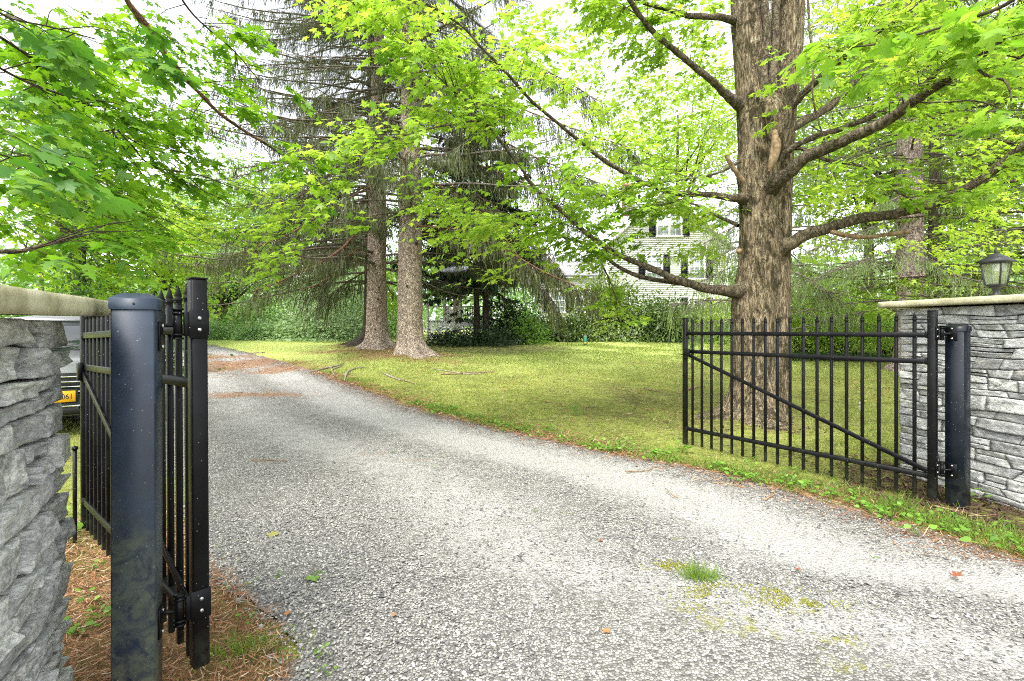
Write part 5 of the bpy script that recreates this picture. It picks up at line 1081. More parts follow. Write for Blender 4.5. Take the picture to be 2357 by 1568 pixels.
# long sweeping low boughs of these spruces: a drooping curtain left, another right
def bough(root, rng, L, mats, n, hang, swidth=.035, slen=(.2, .6), tint=.45, dens=2, spray=NEEDLE_SPRAY, reach=(.3, 1.1), hg=1.0, seed=0):
    o, S = limb(L, mats[1], root, 'bough', seed, 6, n=30)
    LV = Leaves(); k = rng.uniform(.1, 1, n) * (len(S) - 1); i = np.minimum(k.astype(int), len(S) - 2); f = (k - i)[:, None]
    A = S[i, :3] * (1 - f) + S[i + 1, :3] * f; T = nrm(S[i + 1, :3] - S[i, :3]); s = nrm(np.cross(T, [0, 0, 1.])) * rng.choice([-1, 1], n)[:, None]
    l = rng.uniform(*reach, n); B = A + nrm(T * .7 + s * rng.uniform(.3, 1, (n, 1))) * l[:, None]; B[:, 2] -= l * rng.uniform(.1, .7, n) * hg
    LV.twigs(A, B, .008, .003, .04)
    a = np.repeat(A, hang, 0); b = np.repeat(B, hang, 0); C = a + (b - a) * rng.uniform(.05, 1.05, (len(a), 1))
    for q in range(dens):                # chains of branchlets hanging one below the other
        d = nrm(np.array([0, 0, -1.]) * hg + nrm(b - a) * (1 - .75 * hg) + rng.normal(0, .2, (len(C), 3))); X, Y, Z = frames(d, rng.normal(0, 1, (len(C), 3)) if hg > .5 else (0, 0, 1), rng, .3); ln = rng.uniform(*slen, len(C))
        LV.add(spray, C, X, Y, Z, np.stack([np.full(len(C), swidth * 4) * rng.uniform(.7, 1.3, len(C)), ln, np.full(len(C), swidth * 4)], -1), np.clip(rng.normal(tint, .22, len(C)), 0, 1))
        C = C + d * (ln * .8)[:, None]; m = rng.random(len(C)) < .6; C = C[m]; a = a[m]; b = b[m]
    LV.build(root, mats[0], mats[2], 'needles')
S1 = [o for o in COL.objects if o.get('label') == specs[1][1]][0]; S0 = [o for o in COL.objects if o.get('label') == specs[0][1]][0]; S2 = [o for o in COL.objects if o.get('label') == specs[2][1]][0]
sm = (M['spruce'], M['limb_red'], M['twig'])
for q, L in enumerate([
    [(850, 500, 18, 5), (800, 560, 17, 6), (765, 590, 16.5, 6), (700, 622, 16, 5), (640, 650, 15.5, 4), (580, 672, 15, 3)], [(845, 560, 18, 4), (790, 600, 17.6, 4), (740, 650, 17.3, 3), (690, 670, 17, 2)],
    [(850, 430, 18, 5), (760, 480, 17, 4), (680, 530, 16, 4), (600, 565, 15.3, 3), (530, 590, 14.8, 2)], [(848, 620, 18, 4), (800, 650, 18.2, 3), (745, 690, 18.4, 2)], [(845, 380, 18, 5), (750, 420, 18, 4), (660, 470, 18, 3), (580, 540, 17.5, 2)], [(850, 330, 18, 5), (760, 400, 19, 4), (650, 500, 20, 3), (560, 600, 20.5, 2)],
    [(848, 470, 18, 4), (720, 540, 19, 3), (640, 600, 19.5, 2.5), (560, 630, 20, 2)]]):
    bough(S1, rng, L, sm, 60, 6, .04, (.2, .55), .42, 2, seed=700 + q)
for q, L in enumerate([
    [(960, 520, 17.2, 4), (1060, 530, 16.8, 4), (1160, 575, 16.3, 4), (1240, 620, 16, 4), (1330, 660, 15.6, 3), (1370, 672, 15.3, 1.5)], [(965, 480, 17.5, 4), (1060, 480, 17.8, 4), (1160, 530, 18, 3), (1260, 610, 18.2, 2)],
    [(965, 420, 17.4, 5), (1080, 440, 17.2, 4), (1190, 520, 17.2, 3), (1290, 620, 17, 2)], [(968, 540, 17.4, 4), (1040, 540, 18, 3), (1110, 570, 18.5, 2.5), (1180, 630, 19, 2)], [(970, 200, 17.2, 4), (1080, 205, 16.6, 4), (1200, 250, 16, 3), (1330, 300, 15.5, 3), (1450, 340, 15, 2)], [(970, 280, 17.2, 4), (1100, 300, 16.8, 4), (1250, 370, 16.3, 3), (1400, 430, 16, 2)], [(965, 110, 17.2, 4), (1100, 115, 17, 3), (1250, 160, 16.6, 3), (1390, 240, 16.2, 2)], [(968, 350, 17.2, 4), (1100, 380, 17.2, 3), (1220, 430, 17, 3), (1330, 490, 17, 2)], [(1000, 420, 17.4, 4), (1120, 500, 16.6, 3), (1200, 600, 16.2, 2.5), (1270, 690, 16, 1.5)]]):
    bough(S0, rng, L, sm, 110, 9, .045, (.22, .55), (.5, .45, .45, .35, .5, .45, .5, .4, .5)[q], 2, seed=720 + q)

# dark hemlock standing before the porch
xy = gd(1103, 789)[:2]; zb = float(gz(*xy)) - .05
hm = thing('hemlock_tree', 'dark hemlock with twin thin trunks growing in front of the white porch', 'tree', (0, 0, 0))
for (dx, le) in ((-.12, -.012), (.34, .006)): spruce_trunk(hm, (xy[0] + dx, xy[1]), zb, 13, .17, (le, 0), M['bark_dark'], 61, 20, 60, .5, .01)
conifer(hm, rng, xy, zb, 14.5, 4.6, 3.0, (M['hemlock'], M['bark_dark'], M['twig']), 1.0, 10, .22, 6, FLAT_SPRAY, .07, (.22, .5), .32, None, .55, hang=.35, tint=.4, per_whorl=5)
conifer(hm, rng, xy, zb, 4.5, 3.0, .5, (M['hemlock'], M['bark_dark'], M['twig']), 1.0, 7, .34, 4, FLAT_SPRAY, .07, (.2, .42), .42, None, .3, hang=.35, tint=.35, per_whorl=4, thin=.55)
# low yew skirt
def bush(name, label, cat, c, r, rng, mat, n, size, tpl=LEAF4, tint=.5, group=None, stems=10, clumps=40, stemmat=None, lower=.05, up=(0, 0, 1), tilt=.55, flat=.55):
    """c: ground point (x, y); r: (rx, ry, height)"""
    z0 = float(gz(*c)); b = thing(name, label, cat, (c[0], c[1], z0), 0, group); LV = Leaves()
    u = nrm(rng.normal(0, 1, (clumps, 3))); u[:, 2] = np.abs(u[:, 2]); rad = rng.uniform(.45, 1.0, (clumps, 1)) ** .6
    K = u * rad * np.array([r[0], r[1], r[2] * .9]); K[:, 2] = np.maximum(K[:, 2] + rng.normal(0, .08, clumps) * r[2], lower * r[2])
    K *= (1 + .22 * rng.normal(0, 1, (clumps, 1)))
    w = rng.integers(0, clumps, n); cr = (r[0] * r[1] * r[2]) ** (1 / 3) * .30
    P = K[w] + rng.normal(0, 1, (n, 3)) * np.array([cr, cr, cr * flat]); P[:, 2] = np.maximum(P[:, 2], .02 + rng.uniform(0, .1, n))
    d = nrm(P - np.array([0, 0, r[2] * .3]) + rng.normal(0, .5, (n, 3)) * r[0]); d[:, 2] -= .25; X, Y, Z = frames(d, up, rng, tilt)
    LV.add(tpl, P, X, Y, Z, size * rng.uniform(.6, 1.3, n), np.clip(tint + rng.normal(0, .16, n) + .12 * (fbm(K * 2, 2, 9)[w]) * 2, 0, 1))
    nb = min(stems, clumps); LV.twigs(np.stack([rng.normal(0, .12 * r[0], nb), rng.normal(0, .12 * r[1], nb), np.zeros(nb) - .05], -1), K[:nb], .012 * r[2] ** .5, .004, .05, 4)
    LV.build(b, mat, stemmat or M['twig'], 'foliage'); return b
c = gd(1090, 792); bush('yew_bush', 'low dark yew sprawling under the hemlock before the lattice', 'bush', c[:2] + [0, -.8], (2.3, 1.1, .75), rng, M['hemlock'], 5500, .16, FLAT_SPRAY, .5, None, 12, 40)
c = gd(1175, 788); bush('yew_bush', 'taller dark yew at the right end of the porch', 'bush', c[:2] + [0, .2], (1.1, 1.0, 2.0), rng, M['hemlock'], 5000, .18, FLAT_SPRAY, .65, None, 12, 40)

# ---------------- right hand conifers behind the gate
rng = np.random.default_rng(23)
def right_conifer(label, px, pyb, Y, wpx, h, rad, h0, mats, bark, seed, name='spruce_tree', **kw):
    x = (px - PX0) / FOC * Y; zb = float(gz(x, Y)) - .05; t = thing(name, label, 'tree', (0, 0, 0), 0, 'conifers on the right')
    spruce_trunk(t, (x, Y), zb, h, wpx / FOC * Y / 2 * 1.08, (kw.pop('lean', 0), 0), M[bark], seed, 40, 160, .6)
    conifer(t, rng, (x, Y), zb, h, rad, h0, mats, 1.0, **kw); return t
pale = (M['sage'], M['twig_grey'], M['twig_grey'])
rc1 = right_conifer('spruce with pinkish scaly trunk rising behind the right pier cap', 2098, 0, 14.5, 56, 21, 5.0, 2.0, pale, 'bark_pink', 71, dens=9, droop=.28, curtain=4, swidth=.035, slen=(.18, .45), step=.42, shape=.6, thin=.7, tint=.5, lean=-.012)
rc2 = right_conifer('spruce with thin dark trunk standing right of the pinkish one', 2152, 0, 18.5, 27, 20, 5.0, 2.4, pale, 'bark_dark', 72, dens=8, droop=.28, curtain=4, swidth=.04, slen=(.18, .45), step=.45, shape=.6, thin=.7, tint=.45)
rc3 = right_conifer('yellow green hemlock spreading layered boughs behind the lantern', 2420, 0, 12.5, 40, 16, 5.6, 1.6, (M['yewtip'], M['twig'], M['twig']), 'bark_dark', 73, 'hemlock_tree', dens=8, droop=.12, curtain=4, spray=FLAT_SPRAY, swidth=.05, slen=(.16, .36), step=.4, shape=.5, hang=.3, tint=.5, thin=.9)
rc4 = right_conifer('pale drooping spruce between the maple trunk and the house', 1780, 0, 19.5, 34, 17, 4.6, 1.6, pale, 'bark_pink', 74, dens=9, droop=.32, curtain=4, swidth=.04, slen=(.2, .5), step=.42, shape=.55, thin=.8, tint=.55)
for q, L in enumerate([[(1790, 660, 17, 4), (1730, 690, 16, 3), (1640, 690, 15, 3), (1540, 700, 14.5, 2)], [(1800, 620, 17, 4), (1860, 640, 16, 3), (1930, 690, 15.5, 2)], [(1790, 700, 18, 3), (1700, 730, 17, 3), (1600, 745, 16.5, 2)], [(1800, 560, 18, 3), (1700, 570, 17.5, 3), (1640, 600, 17, 2)], [(1790, 520, 18, 3), (1700, 520, 17.8, 3), (1620, 560, 17.5, 2)], [(1790, 600, 18, 3), (1690, 615, 17.5, 3), (1610, 650, 17, 2)]]):
    bough(rc4, rng, L, pale, 55, 6, .035, (.2, .5), .6, 2, seed=740 + q)
for q, L in enumerate([[(2090, 560, 14.5, 4), (2010, 590, 13, 3), (1920, 620, 12, 2)], [(2110, 600, 14, 4), (2220, 640, 12.5, 3), (2340, 660, 11.5, 2)], [(2110, 640, 14.2, 3), (2200, 665, 13, 3), (2300, 680, 12, 2)], [(2080, 500, 14.5, 3), (1960, 540, 13.5, 2.5), (1860, 580, 13, 2)]]):
    bough(rc1, rng, L, pale, 50, 6, .03, (.15, .4), .6, 2, hg=.7, seed=760 + q)
# ------------------------------------------------------------------ broadleaf trees and shrubs behind
def far_tree(label, name, xy, h, rad, rng, mat, n, size, tint, trunk_r=.18, crown0=.3, tpl=LEAF4, clumps=60, group='trees at the far edge of the lawn', barkm='bark_dark', limbs=14, lean=0, flat=.5, squash=1.0):
    z0 = float(gz(*xy)) - .05; t = thing(name, label, 'tree', (0, 0, 0), 0, group)
    cs = [(xy[0] + lean * h * q, xy[1], z0 + h * .8 * q, max(.02, trunk_r * (1 - .8 * q))) for q in (0, .05, .15, .3, .5, .75, 1)]
    link('trunk', trunk_mesh(cs, M[barkm], .5, 18, 60, 9, .015, lobes=.1), t)
    LV = Leaves(); zc = z0 + h * (crown0 + (1 - crown0) / 2); hz_ = h * (1 - crown0) / 2
    u = nrm(rng.normal(0, 1, (clumps, 3))) * rng.uniform(.3, 1, (clumps, 1)) ** .5
    K = np.array([xy[0] + lean * h * .6, xy[1], zc]) + u * np.array([rad, rad * .8, hz_]) * (1 + .15 * rng.normal(0, 1, (clumps, 1)))
    w = rng.integers(0, clumps, n); cr = rad * .2; P = K[w] + rng.normal(0, 1, (n, 3)) * np.array([cr, cr, cr * flat]); P[:, 2] = np.maximum(P[:, 2], z0 + .1)
    d = nrm((P - K[w]) * np.array([1, 1, .4]) + rng.normal(0, .4 * cr, (n, 3))); d[:, 2] -= .3; X, Y, Z = frames(d, (0, 0, 1), rng, .45)
    kt = rng.normal(0, .13, clumps); LV.add(tpl, P, X, Y, Z, size * rng.uniform(.6, 1.3, n), np.clip(tint + kt[w] + rng.normal(0, .13, n), 0, 1))
    k = rng.choice(clumps, min(limbs, clumps), False); q = rng.uniform(.25, .8, len(k)); A = np.stack([xy[0] + lean * h * .8 * q, np.full(len(k), xy[1]), z0 + h * .8 * q], -1)
    LV.twigs(A, K[k], trunk_r * .35, trunk_r * .08, -.1, 5); LV.build(t, mat, M['twig'], 'crown'); return t
rng = np.random.default_rng(31)
def wx(px, Y): return ((px - PX0) / FOC * Y, Y)
# left: between the gate and the spruces
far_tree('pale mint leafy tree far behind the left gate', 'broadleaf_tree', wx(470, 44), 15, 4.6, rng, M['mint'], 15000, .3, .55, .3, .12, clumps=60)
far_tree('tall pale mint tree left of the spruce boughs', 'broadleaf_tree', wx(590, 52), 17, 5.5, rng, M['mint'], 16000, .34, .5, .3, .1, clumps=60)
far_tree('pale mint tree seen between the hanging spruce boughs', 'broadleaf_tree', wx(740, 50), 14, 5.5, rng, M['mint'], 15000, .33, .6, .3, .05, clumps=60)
far_tree('bright yellow green tree above the left gate', 'broadleaf_tree', wx(380, 26), 7.2, 3.0, rng, M['maple'], 5000, .2, .75, .14, .22, MAPLE_FAR, 50)
far_tree('yellow green tree left of the gate posts', 'broadleaf_tree', wx(250, 22), 7.0, 2.8, rng, M['maple'], 3800, .18, .7, .12, .25, MAPLE_FAR, 50)
far_tree('loose leafy tree with ivy on its dark trunk at far left', 'ivy_clad_tree', wx(185, 19), 11, 3.0, rng, M['midgreen'], 3600, .17, .6, .24, .42, MAPLE_FAR, 40)
bush('ivy_bush', 'dark ivy mass climbing the trunk at far left', 'ivy', wx(187, 18.6), (.55, .5, 4.6), rng, M['midgreen'], 4200, .12, LEAF4, .18, None, 6, 60, flat=1.4)
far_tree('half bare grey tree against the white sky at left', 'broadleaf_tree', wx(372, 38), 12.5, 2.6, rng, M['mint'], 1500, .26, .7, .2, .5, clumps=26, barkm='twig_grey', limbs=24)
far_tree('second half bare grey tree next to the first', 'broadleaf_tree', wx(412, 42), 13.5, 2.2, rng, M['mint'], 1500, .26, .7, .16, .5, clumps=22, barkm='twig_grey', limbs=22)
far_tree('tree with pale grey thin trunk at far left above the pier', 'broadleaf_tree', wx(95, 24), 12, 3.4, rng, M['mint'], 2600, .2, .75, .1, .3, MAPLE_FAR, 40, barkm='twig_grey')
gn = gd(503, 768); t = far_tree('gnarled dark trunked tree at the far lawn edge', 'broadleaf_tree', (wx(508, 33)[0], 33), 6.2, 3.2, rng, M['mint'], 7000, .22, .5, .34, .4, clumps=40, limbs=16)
for q, (px, py) in enumerate(((478, 700), (535, 695))): limb([(505, 745, 33, 12), ((505 + px) / 2, 715, 33, 9), (px, py, 33, 6), (px * 1.02 - 8, py - 40, 33, 3)], M['bark_dark'], t, 'limb', 800 + q)
G = 'bushes along the far lawn edge'
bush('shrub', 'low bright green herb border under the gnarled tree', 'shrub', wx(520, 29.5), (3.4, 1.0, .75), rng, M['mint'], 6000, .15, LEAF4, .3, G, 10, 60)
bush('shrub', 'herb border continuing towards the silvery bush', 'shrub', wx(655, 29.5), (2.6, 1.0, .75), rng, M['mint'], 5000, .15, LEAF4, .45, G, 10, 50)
bush('shrub', 'dense rounded green shrub right of the gnarled tree', 'shrub', wx(592, 32), (1.9, 1.5, 2.0), rng, M['midgreen'], 5000, .17, LEAF4, .45, G, 10, 40)
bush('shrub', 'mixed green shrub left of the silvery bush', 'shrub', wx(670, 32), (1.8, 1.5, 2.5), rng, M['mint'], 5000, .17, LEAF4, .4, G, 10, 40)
bush('shrub', 'big silvery green bush left of the spruce trunks', 'shrub', wx(770, 29), (2.5, 1.9, 3.1), rng, M['silver'], 12000, .16, LEAF4, .5, G, 14, 70)
bush('shrub', 'tall silvery green bush behind the low one', 'shrub', wx(775, 33), (2.9, 1.9, 5.2), rng, M['silver'], 12000, .17, LEAF4, .5, G, 14, 80)
bush('shrub', 'lime green shrub seen between the two spruce trunks', 'shrub', wx(902, 31), (1.2, 1.2, 4.2), rng, M['maple'], 4500, .17, LEAF4, .6, G, 10, 40)
bush('shrub', 'dark green shrub behind the left gate tip', 'shrub', wx(262, 13.5), (1.5, 1.0, 2.2), rng, M['midgreen'], 4500, .12, LEAF4, .3, G, 10, 40)
bush('shrub', 'dark green shrub behind the car', 'shrub', wx(95, 16), (2.4, 1.0, 2.6), rng, M['midgreen'], 6500, .13, LEAF4, .35, G, 10, 40)
# in front of the house
H = 'shrubs along the house'
for (lab, px, Y, r, n, ti, mt) in (('big leathery rhododendron under the house windows', 1470, 28.5, (2.2, 1.4, 3.0), 6500, .5, 'rhodo'), ('rhododendron with yellowish leaves left of the big one', 1395, 28.8, (1.5, 1.2, 3.3), 5000, .8, 'rhodo'), ('dark rhododendron near the gate tip', 1545, 27.5, (1.5, 1.2, 2.3), 5000, .4, 'rhodo'),
        ('low dark green shrub right of the weeping spruce bough', 1262, 28.5, (1.5, 1.0, 1.5), 3500, .3, 'rhodo'), ('mid green shrub before the wing wall', 1325, 28, (1.3, 1.0, 1.3), 3500, .5, 'rhodo'), ('leafy shrub behind the gate end stile', 1610, 28, (1.5, 1.2, 1.9), 4500, .5, 'rhodo'), ('yellow green shrub seen left of the maple trunk', 1668, 26, (1.0, 1.0, 2.5), 3800, .9, 'maple'), ('light green bush right of the yew', 1212, 26, (1.0, .9, 1.3), 3500, .75, 'midgreen')):
    bush('shrub', lab, 'shrub', wx(px, Y), r, rng, M[mt], n, .19 if mt == 'rhodo' else .15, OVAL if mt == 'rhodo' else LEAF4, ti, H, 12, 45)
# right: multi stemmed lime shrubs and the dark ground cover bed
R_ = 'lime shrubs behind the right gate'
for (lab, px, Y, r, n, ti) in (('airy lime green shrub right of the maple trunk', 1850, 20, (1.5, 1.2, 2.6), 6000, .55), ('tall airy shrub with many thin stems in the middle of the gate', 1950, 19, (1.9, 1.3, 2.9), 7500, .6), ('airy lime shrub against the right pier', 2045, 20, (1.2, 1.1, 2.5), 5000, .6), ('taller lime shrub behind the stems', 1900, 24, (2.6, 1.4, 4.6), 8000, .6)):
    bush('shrub', lab, 'shrub', wx(px, Y), r, rng, M['maple'], n, .11, LEAF4, ti, R_, 46, 60, M['twig_grey'], lower=.32)
c = np.array(wx(1925, 17.6)); n = 7000; P = np.stack([c[0] + rng.normal(0, 1.05, n), c[1] + rng.normal(0, .38, n) , np.zeros(n)], -1); P[:, 2] = gz(P[:, 0], P[:, 1]) + rng.uniform(.02, .2, n)
X, Y_, Z = frames(nrm(rng.normal(0, 1, (n, 3)) * [1, 1, .4]), (0, 0, 1), rng, .5); LV = Leaves(); LV.add(LEAF4, P, X, Y_, Z, .08, np.clip(rng.normal(.4, .25, n), 0, 1))
tag(link('ground_cover', mesh_np('ground_cover', LV.V[0], [LV.F[0]], M['ivy'], False, LV.t[0])), 'dark ground cover bed along the foot of the lime shrubs', 'ground cover', kind='stuff')
# lime crowns high on the right and behind the big maple
far_tree('lime maple far behind the right limbs', 'broadleaf_tree', wx(2000, 27), 18, 5.2, rng, M['maple'], 14000, .22, .7, .3, .3, MAPLE_FAR, 70, 'leafy trees on the right')
far_tree('lime maple filling the right edge behind the lantern', 'broadleaf_tree', wx(2290, 24), 17, 5.0, rng, M['maple'], 14000, .22, .75, .3, .2, MAPLE_FAR, 70, 'leafy trees on the right')
far_tree('airy light green tree behind the house roof', 'broadleaf_tree', wx(1560, 46), 25, 6.5, rng, M['maple'], 9000, .36, .75, .35, .5, LEAF4, 60, 'leafy trees on the right')
far_tree('green tree behind the porch and spruces', 'broadleaf_tree', wx(1050, 42), 15, 6.0, rng, M['midgreen'], 10000, .3, .7, .3, .2, LEAF4, 60, 'leafy trees on the right')
# distant wood closing the view
for k, (px, Y, h) in enumerate([(-250, 60, 15), (120, 60, 12), (330, 64, 8), (880, 66, 14), (1250, 66, 12), (1750, 60, 16), (2150, 55, 17), (2600, 55, 18)]): pass
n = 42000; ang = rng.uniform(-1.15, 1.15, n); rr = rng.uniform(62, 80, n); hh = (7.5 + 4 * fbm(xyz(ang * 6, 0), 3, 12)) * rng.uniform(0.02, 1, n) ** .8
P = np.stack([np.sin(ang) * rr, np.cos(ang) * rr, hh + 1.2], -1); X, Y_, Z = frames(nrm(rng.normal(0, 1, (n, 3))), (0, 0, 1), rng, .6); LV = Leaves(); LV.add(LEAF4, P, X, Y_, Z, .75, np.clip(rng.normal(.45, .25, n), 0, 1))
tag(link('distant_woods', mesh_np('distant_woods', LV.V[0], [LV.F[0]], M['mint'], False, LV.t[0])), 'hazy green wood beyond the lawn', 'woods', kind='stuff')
# ------------------------------------------------------------------ grass, litter, weeds, small things
rng = np.random.default_rng(51)
def blades(n, xs, ys, hfn, w, name, label, mat, dens=None, tint=.5, bend=.5, cat='grass', zoff=0.0):
    x = xs(n); y = ys(n)
    if dens is not None: k = rng.random(len(x)) < dens(x, y); x, y = x[k], y[k]
    n = len(x); P = np.stack([x, y, dz(x, y) + zoff], -1); h = hfn(x, y) * rng.uniform(.5, 1.3, n); d = rng.normal(0, bend, (n, 3)); d[:, 2] = 1; X, Y, Z = frames(nrm(d), rng.normal(0, 1, (n, 3)), rng, .1)
    ww = w * (1 + y / 7); V, F = cloud(BLADE[0], BLADE[1], P, X, Y, Z, np.stack([ww, h, h], -1))
    t = np.repeat(np.clip(rng.normal(tint, .25, n), 0, 1), 3)
    return tag(link(name, mesh_np(name, V, [F], mat, False, t)), label, cat, kind='stuff')
lawn_ok = lambda x, y: np.where(edge_dist(x, y) > .12, 1, 0) * (1 - .92 * np.maximum(needle_mask(x, y), mulch_mask(x, y))) * np.clip(.35 + 1.4 * (fbm(xyz(x * .7, y * .7), 3, 19) + .35), .08, 1)
def fan_x(y): return lambda n: None
def spread(n, y0, y1, u0, u1):          # points spread evenly over a wedge of lawn
    y = np.sqrt(rng.uniform(y0 ** 2, y1 ** 2, n)) if True else 0; u = rng.uniform(u0, u1, n); return y * u, y
a, b = spread(230000, 4.4, 26, -.35, 1.05)
blades(len(a), lambda n: a, lambda n: b, lambda x, y: .045 + .03 * np.clip((10 - y) / 4, 0, 1) * np.clip(1 + 2 * fbm(xyz(x * 1.3, y * 1.3), 2, 88), .3, 1.8), .0045, 'lawn_grass', 'short mossy lawn grass', M['grass'], lawn_ok, .55, .8)
# longer grass on the verge beside the drive
yv = rng.uniform(2.2, 15, 26000); xv = xr(yv) + np.abs(rng.normal(.12, .28, len(yv))) + .05
blades(len(yv), lambda n: xv, lambda n: yv, lambda x, y: np.where(y < 6, .07, .05), .0035, 'verge_grass', 'longer grass along the drive edge', M['tuft'], lambda x, y: np.clip(.25 + 1.6 * (fbm(xyz(x * 1.6, y * 1.6), 2, 23) + .1), 0, 1), .45, .6)
yv = rng.uniform(1.75, 6.5, 8000); xv = xl(yv) + rng.normal(-.05, .16, len(yv))
blades(len(yv), lambda n: xv, lambda n: yv, lambda x, y: .06 + 0 * x, .003, 'verge_grass', 'dry grass tufts at the left drive edge', M['tuft'], lambda x, y: np.clip(2.2 * fbm(xyz(x * 2.4, y * 2.4), 2, 29) + .05, 0, 1), .75, .9)
# pale roughs: left ground
yv = rng.uniform(3, 9, 9000); xv = xl(yv) - rng.uniform(.0, 2.2, len(yv)); blades(len(yv), lambda n: xv, lambda n: yv, lambda x, y: .05 + 0 * x, .004, 'lawn_grass', 'thin grass left of the drive', M['grass'], lambda x, y: .55 + 0 * x, .6, .7)

# needle litter: long thin slivers lying on the ground
def slivers(n, x, y, L, w, name, label, mat, tint, dens=None, up=.12):
    if dens is not None: k = rng.random(len(x)) < dens(x, y); x, y = x[k], y[k]
    n = len(x); P = np.stack([x, y, dz(x, y) + rng.uniform(.004, .018, n)], -1); d = rng.normal(0, 1, (n, 3)); d[:, 2] *= up; X, Y, Z = frames(nrm(d), (0, 0, 1), rng, .3)
    l = L * rng.uniform(.5, 1.5, n); V, F = cloud(np.array([[-.5, 0, 0], [.5, 0, 0], [.35, 1, 0], [-.35, 1, 0]]), np.array([[0, 1, 2], [0, 2, 3]]), P, X, Y, Z, np.stack([w * rng.uniform(.6, 1.5, n) * (1 + y / 9), l, l], -1))
    return tag(link(name, mesh_np(name, V, [F], mat, False, np.repeat(np.clip(rng.normal(tint, .28, n), 0, 1), 4))), label, 'litter', kind='stuff')
nm = NT('needle_litter'); M['litter'] = nm.pbr(nm.ramp(nm.attr('tint'), [(0, (.06, .03, .018)), (.45, (.22, .105, .05)), (.75, (.36, .20, .11)), (1, (.48, .38, .26))]), .9, spec=.1)
x = rng.uniform(-3.4, -.7, 30000); y = rng.uniform(1.5, 5.0, 30000); slivers(0, x, y, .055, .0028, 'needle_litter', 'orange brown needles beside the left pier', M['litter'], .55, lambda x, y: (x < xl(y) + .1) * np.clip(1.15 - (y - 2.2) * .28, .12, 1))
a, b = spread(26000, 6, 21, -.75, .75); slivers(0, a, b, .09, .005, 'needle_litter', 'reddish needles under the spruces', M['litter'], .55, lambda x, y: np.clip(needle_mask(x, y) + np.where(edge_dist(x, y) < 0, drive_needle(x, y), 0), 0, 1) * .8)
x = rng.uniform(2.0, 6.5, 16000); y = rng.uniform(2.6, 7.2, 16000); slivers(0, x, y, .05, .009, 'bark_mulch', 'dark bark mulch at the foot of the right pier', plain('mulch_chips', (.06, .038, .028), .95, 0, .1), .3, lambda x, y: mulch_mask(x, y), .3)
yv = rng.uniform(2.2, 14, 13000); xv = xr(yv) + rng.normal(.08, .3, len(yv)); slivers(0, xv, yv, .07, .003, 'needle_litter', 'brown needles strewn along the right drive edge', M['litter'], .42)
a, b = spread(16000, 5, 18, -.5, .85); slivers(0, a, b, .07, .005, 'lawn_litter', 'brown twigs and needles lying in the lawn', M['litter'], .4, lambda x, y: (edge_dist(x, y) > .1) * np.clip(.2 + 1.6 * fbm(xyz(x * .6, y * .5), 2, 91), 0, 1), .25)
# loose stones on the gravel, largest near the camera and along the edges
def pebbles(x, y, s, name, label):
    n = len(x); a = np.array([[0, 0, -.55], [1, 0, -.1], [.25, .85, 0], [-.8, .5, -.1], [-.75, -.55, 0], [.35, -.9, -.1], [.1, .05, .55]]); f = np.array([[6, 1, 2], [6, 2, 3], [6, 3, 4], [6, 4, 5], [6, 5, 1]])
    th_ = rng.uniform(0, 6.28, n); X = np.stack([np.cos(th_), np.sin(th_), rng.normal(0, .25, n)], -1); X = nrm(X); Y, Zz = np.stack([-np.sin(th_), np.cos(th_), rng.normal(0, .2, n)], -1), None; Y = nrm(Y); Z = np.cross(X, Y)
    P = np.stack([x, y, dz(x, y) + .1 * s], -1); V, F = cloud(a, f, P, X, Y, Z, np.stack([s, s * rng.uniform(.55, .9, n), s * rng.uniform(.5, .85, n)], -1)); V = V + rng.normal(0, 1, V.shape) * np.repeat(s, 7)[:, None] * .10
    return tag(link(name, mesh_np(name, V, [F], M['pebble'], False, np.repeat(rng.uniform(0, 1, n), 7))), label, 'gravel', kind='stuff')
pm = NT('loose_gravel'); pc = pm.ramp(pm.attr('tint'), [(0, (.06, .06, .063)), (.25, (.13, .13, .127)), (.6, (.25, .245, .23)), (.9, (.38, .37, .34)), (1, (.5, .48, .43))]); pn = pm.noise(pm.pos(), 180, 3); M['pebble'] = pm.pbr(pm.mix(pm.ramp(pn, [(.4, .3), (.6, 0.0)]), pc, (.09, .09, .085)), .9, spec=.2)
y = 1.9 + 5.5 * rng.beta(1.1, 2.6, 62000); x = xl(y) + rng.uniform(0, 1, len(y)) * (xr(y) - xl(y)); k = (np.abs(x) < y * 1.08); x, y = x[k], y[k]
ru = np.maximum(np.exp(-((x - (xr(y) - 1.25)) / .62) ** 2), .6 * np.exp(-((x - (xr(y) - 3.3)) / .7) ** 2)); k = rng.random(len(x)) > ru * .93; x, y = x[k], y[k]
pebbles(x, y, rng.lognormal(math.log(.0068), .35, len(x)), 'loose_gravel', 'loose grey stones scattered over the drive')

# leafy weeds: small plants with broad leaves
def weed(c, s, nl, label, grp='broad leaved weeds along the drive edge', mat='weed'):
    z = float(dz(np.array([c[0]]), np.array([c[1]]))[0]); t = thing('weed_plant', label, 'weed', (c[0], c[1], z), rng.uniform(0, 6), grp)
    LV = Leaves(); az = rng.uniform(0, 6.28, nl); r = rng.uniform(.01, s, nl); P = np.stack([np.cos(az) * r, np.sin(az) * r, s * rng.uniform(.15, .75, nl)], -1); d = np.stack([np.cos(az), np.sin(az), rng.normal(.1, .3, nl)], -1); X, Y, Z = frames(nrm(d), (0, 0, 1), rng, .35)
    wide = leaf_tpl([(0, 0), (.26, .14), (.33, .42), (.2, .75), (0, 1)], .12); LV.add(wide, P, X, Y, Z, s * rng.uniform(.3, .6, nl), rng.uniform(0, 1, nl)); LV.twigs(np.zeros((nl, 3)), P, .0015, .001)
    LV.build(t, M[mat], M['weed_stem'], 'leaves'); return t
M['weed_stem'] = plain('weed_stem', (.10, .18, .03), .8)
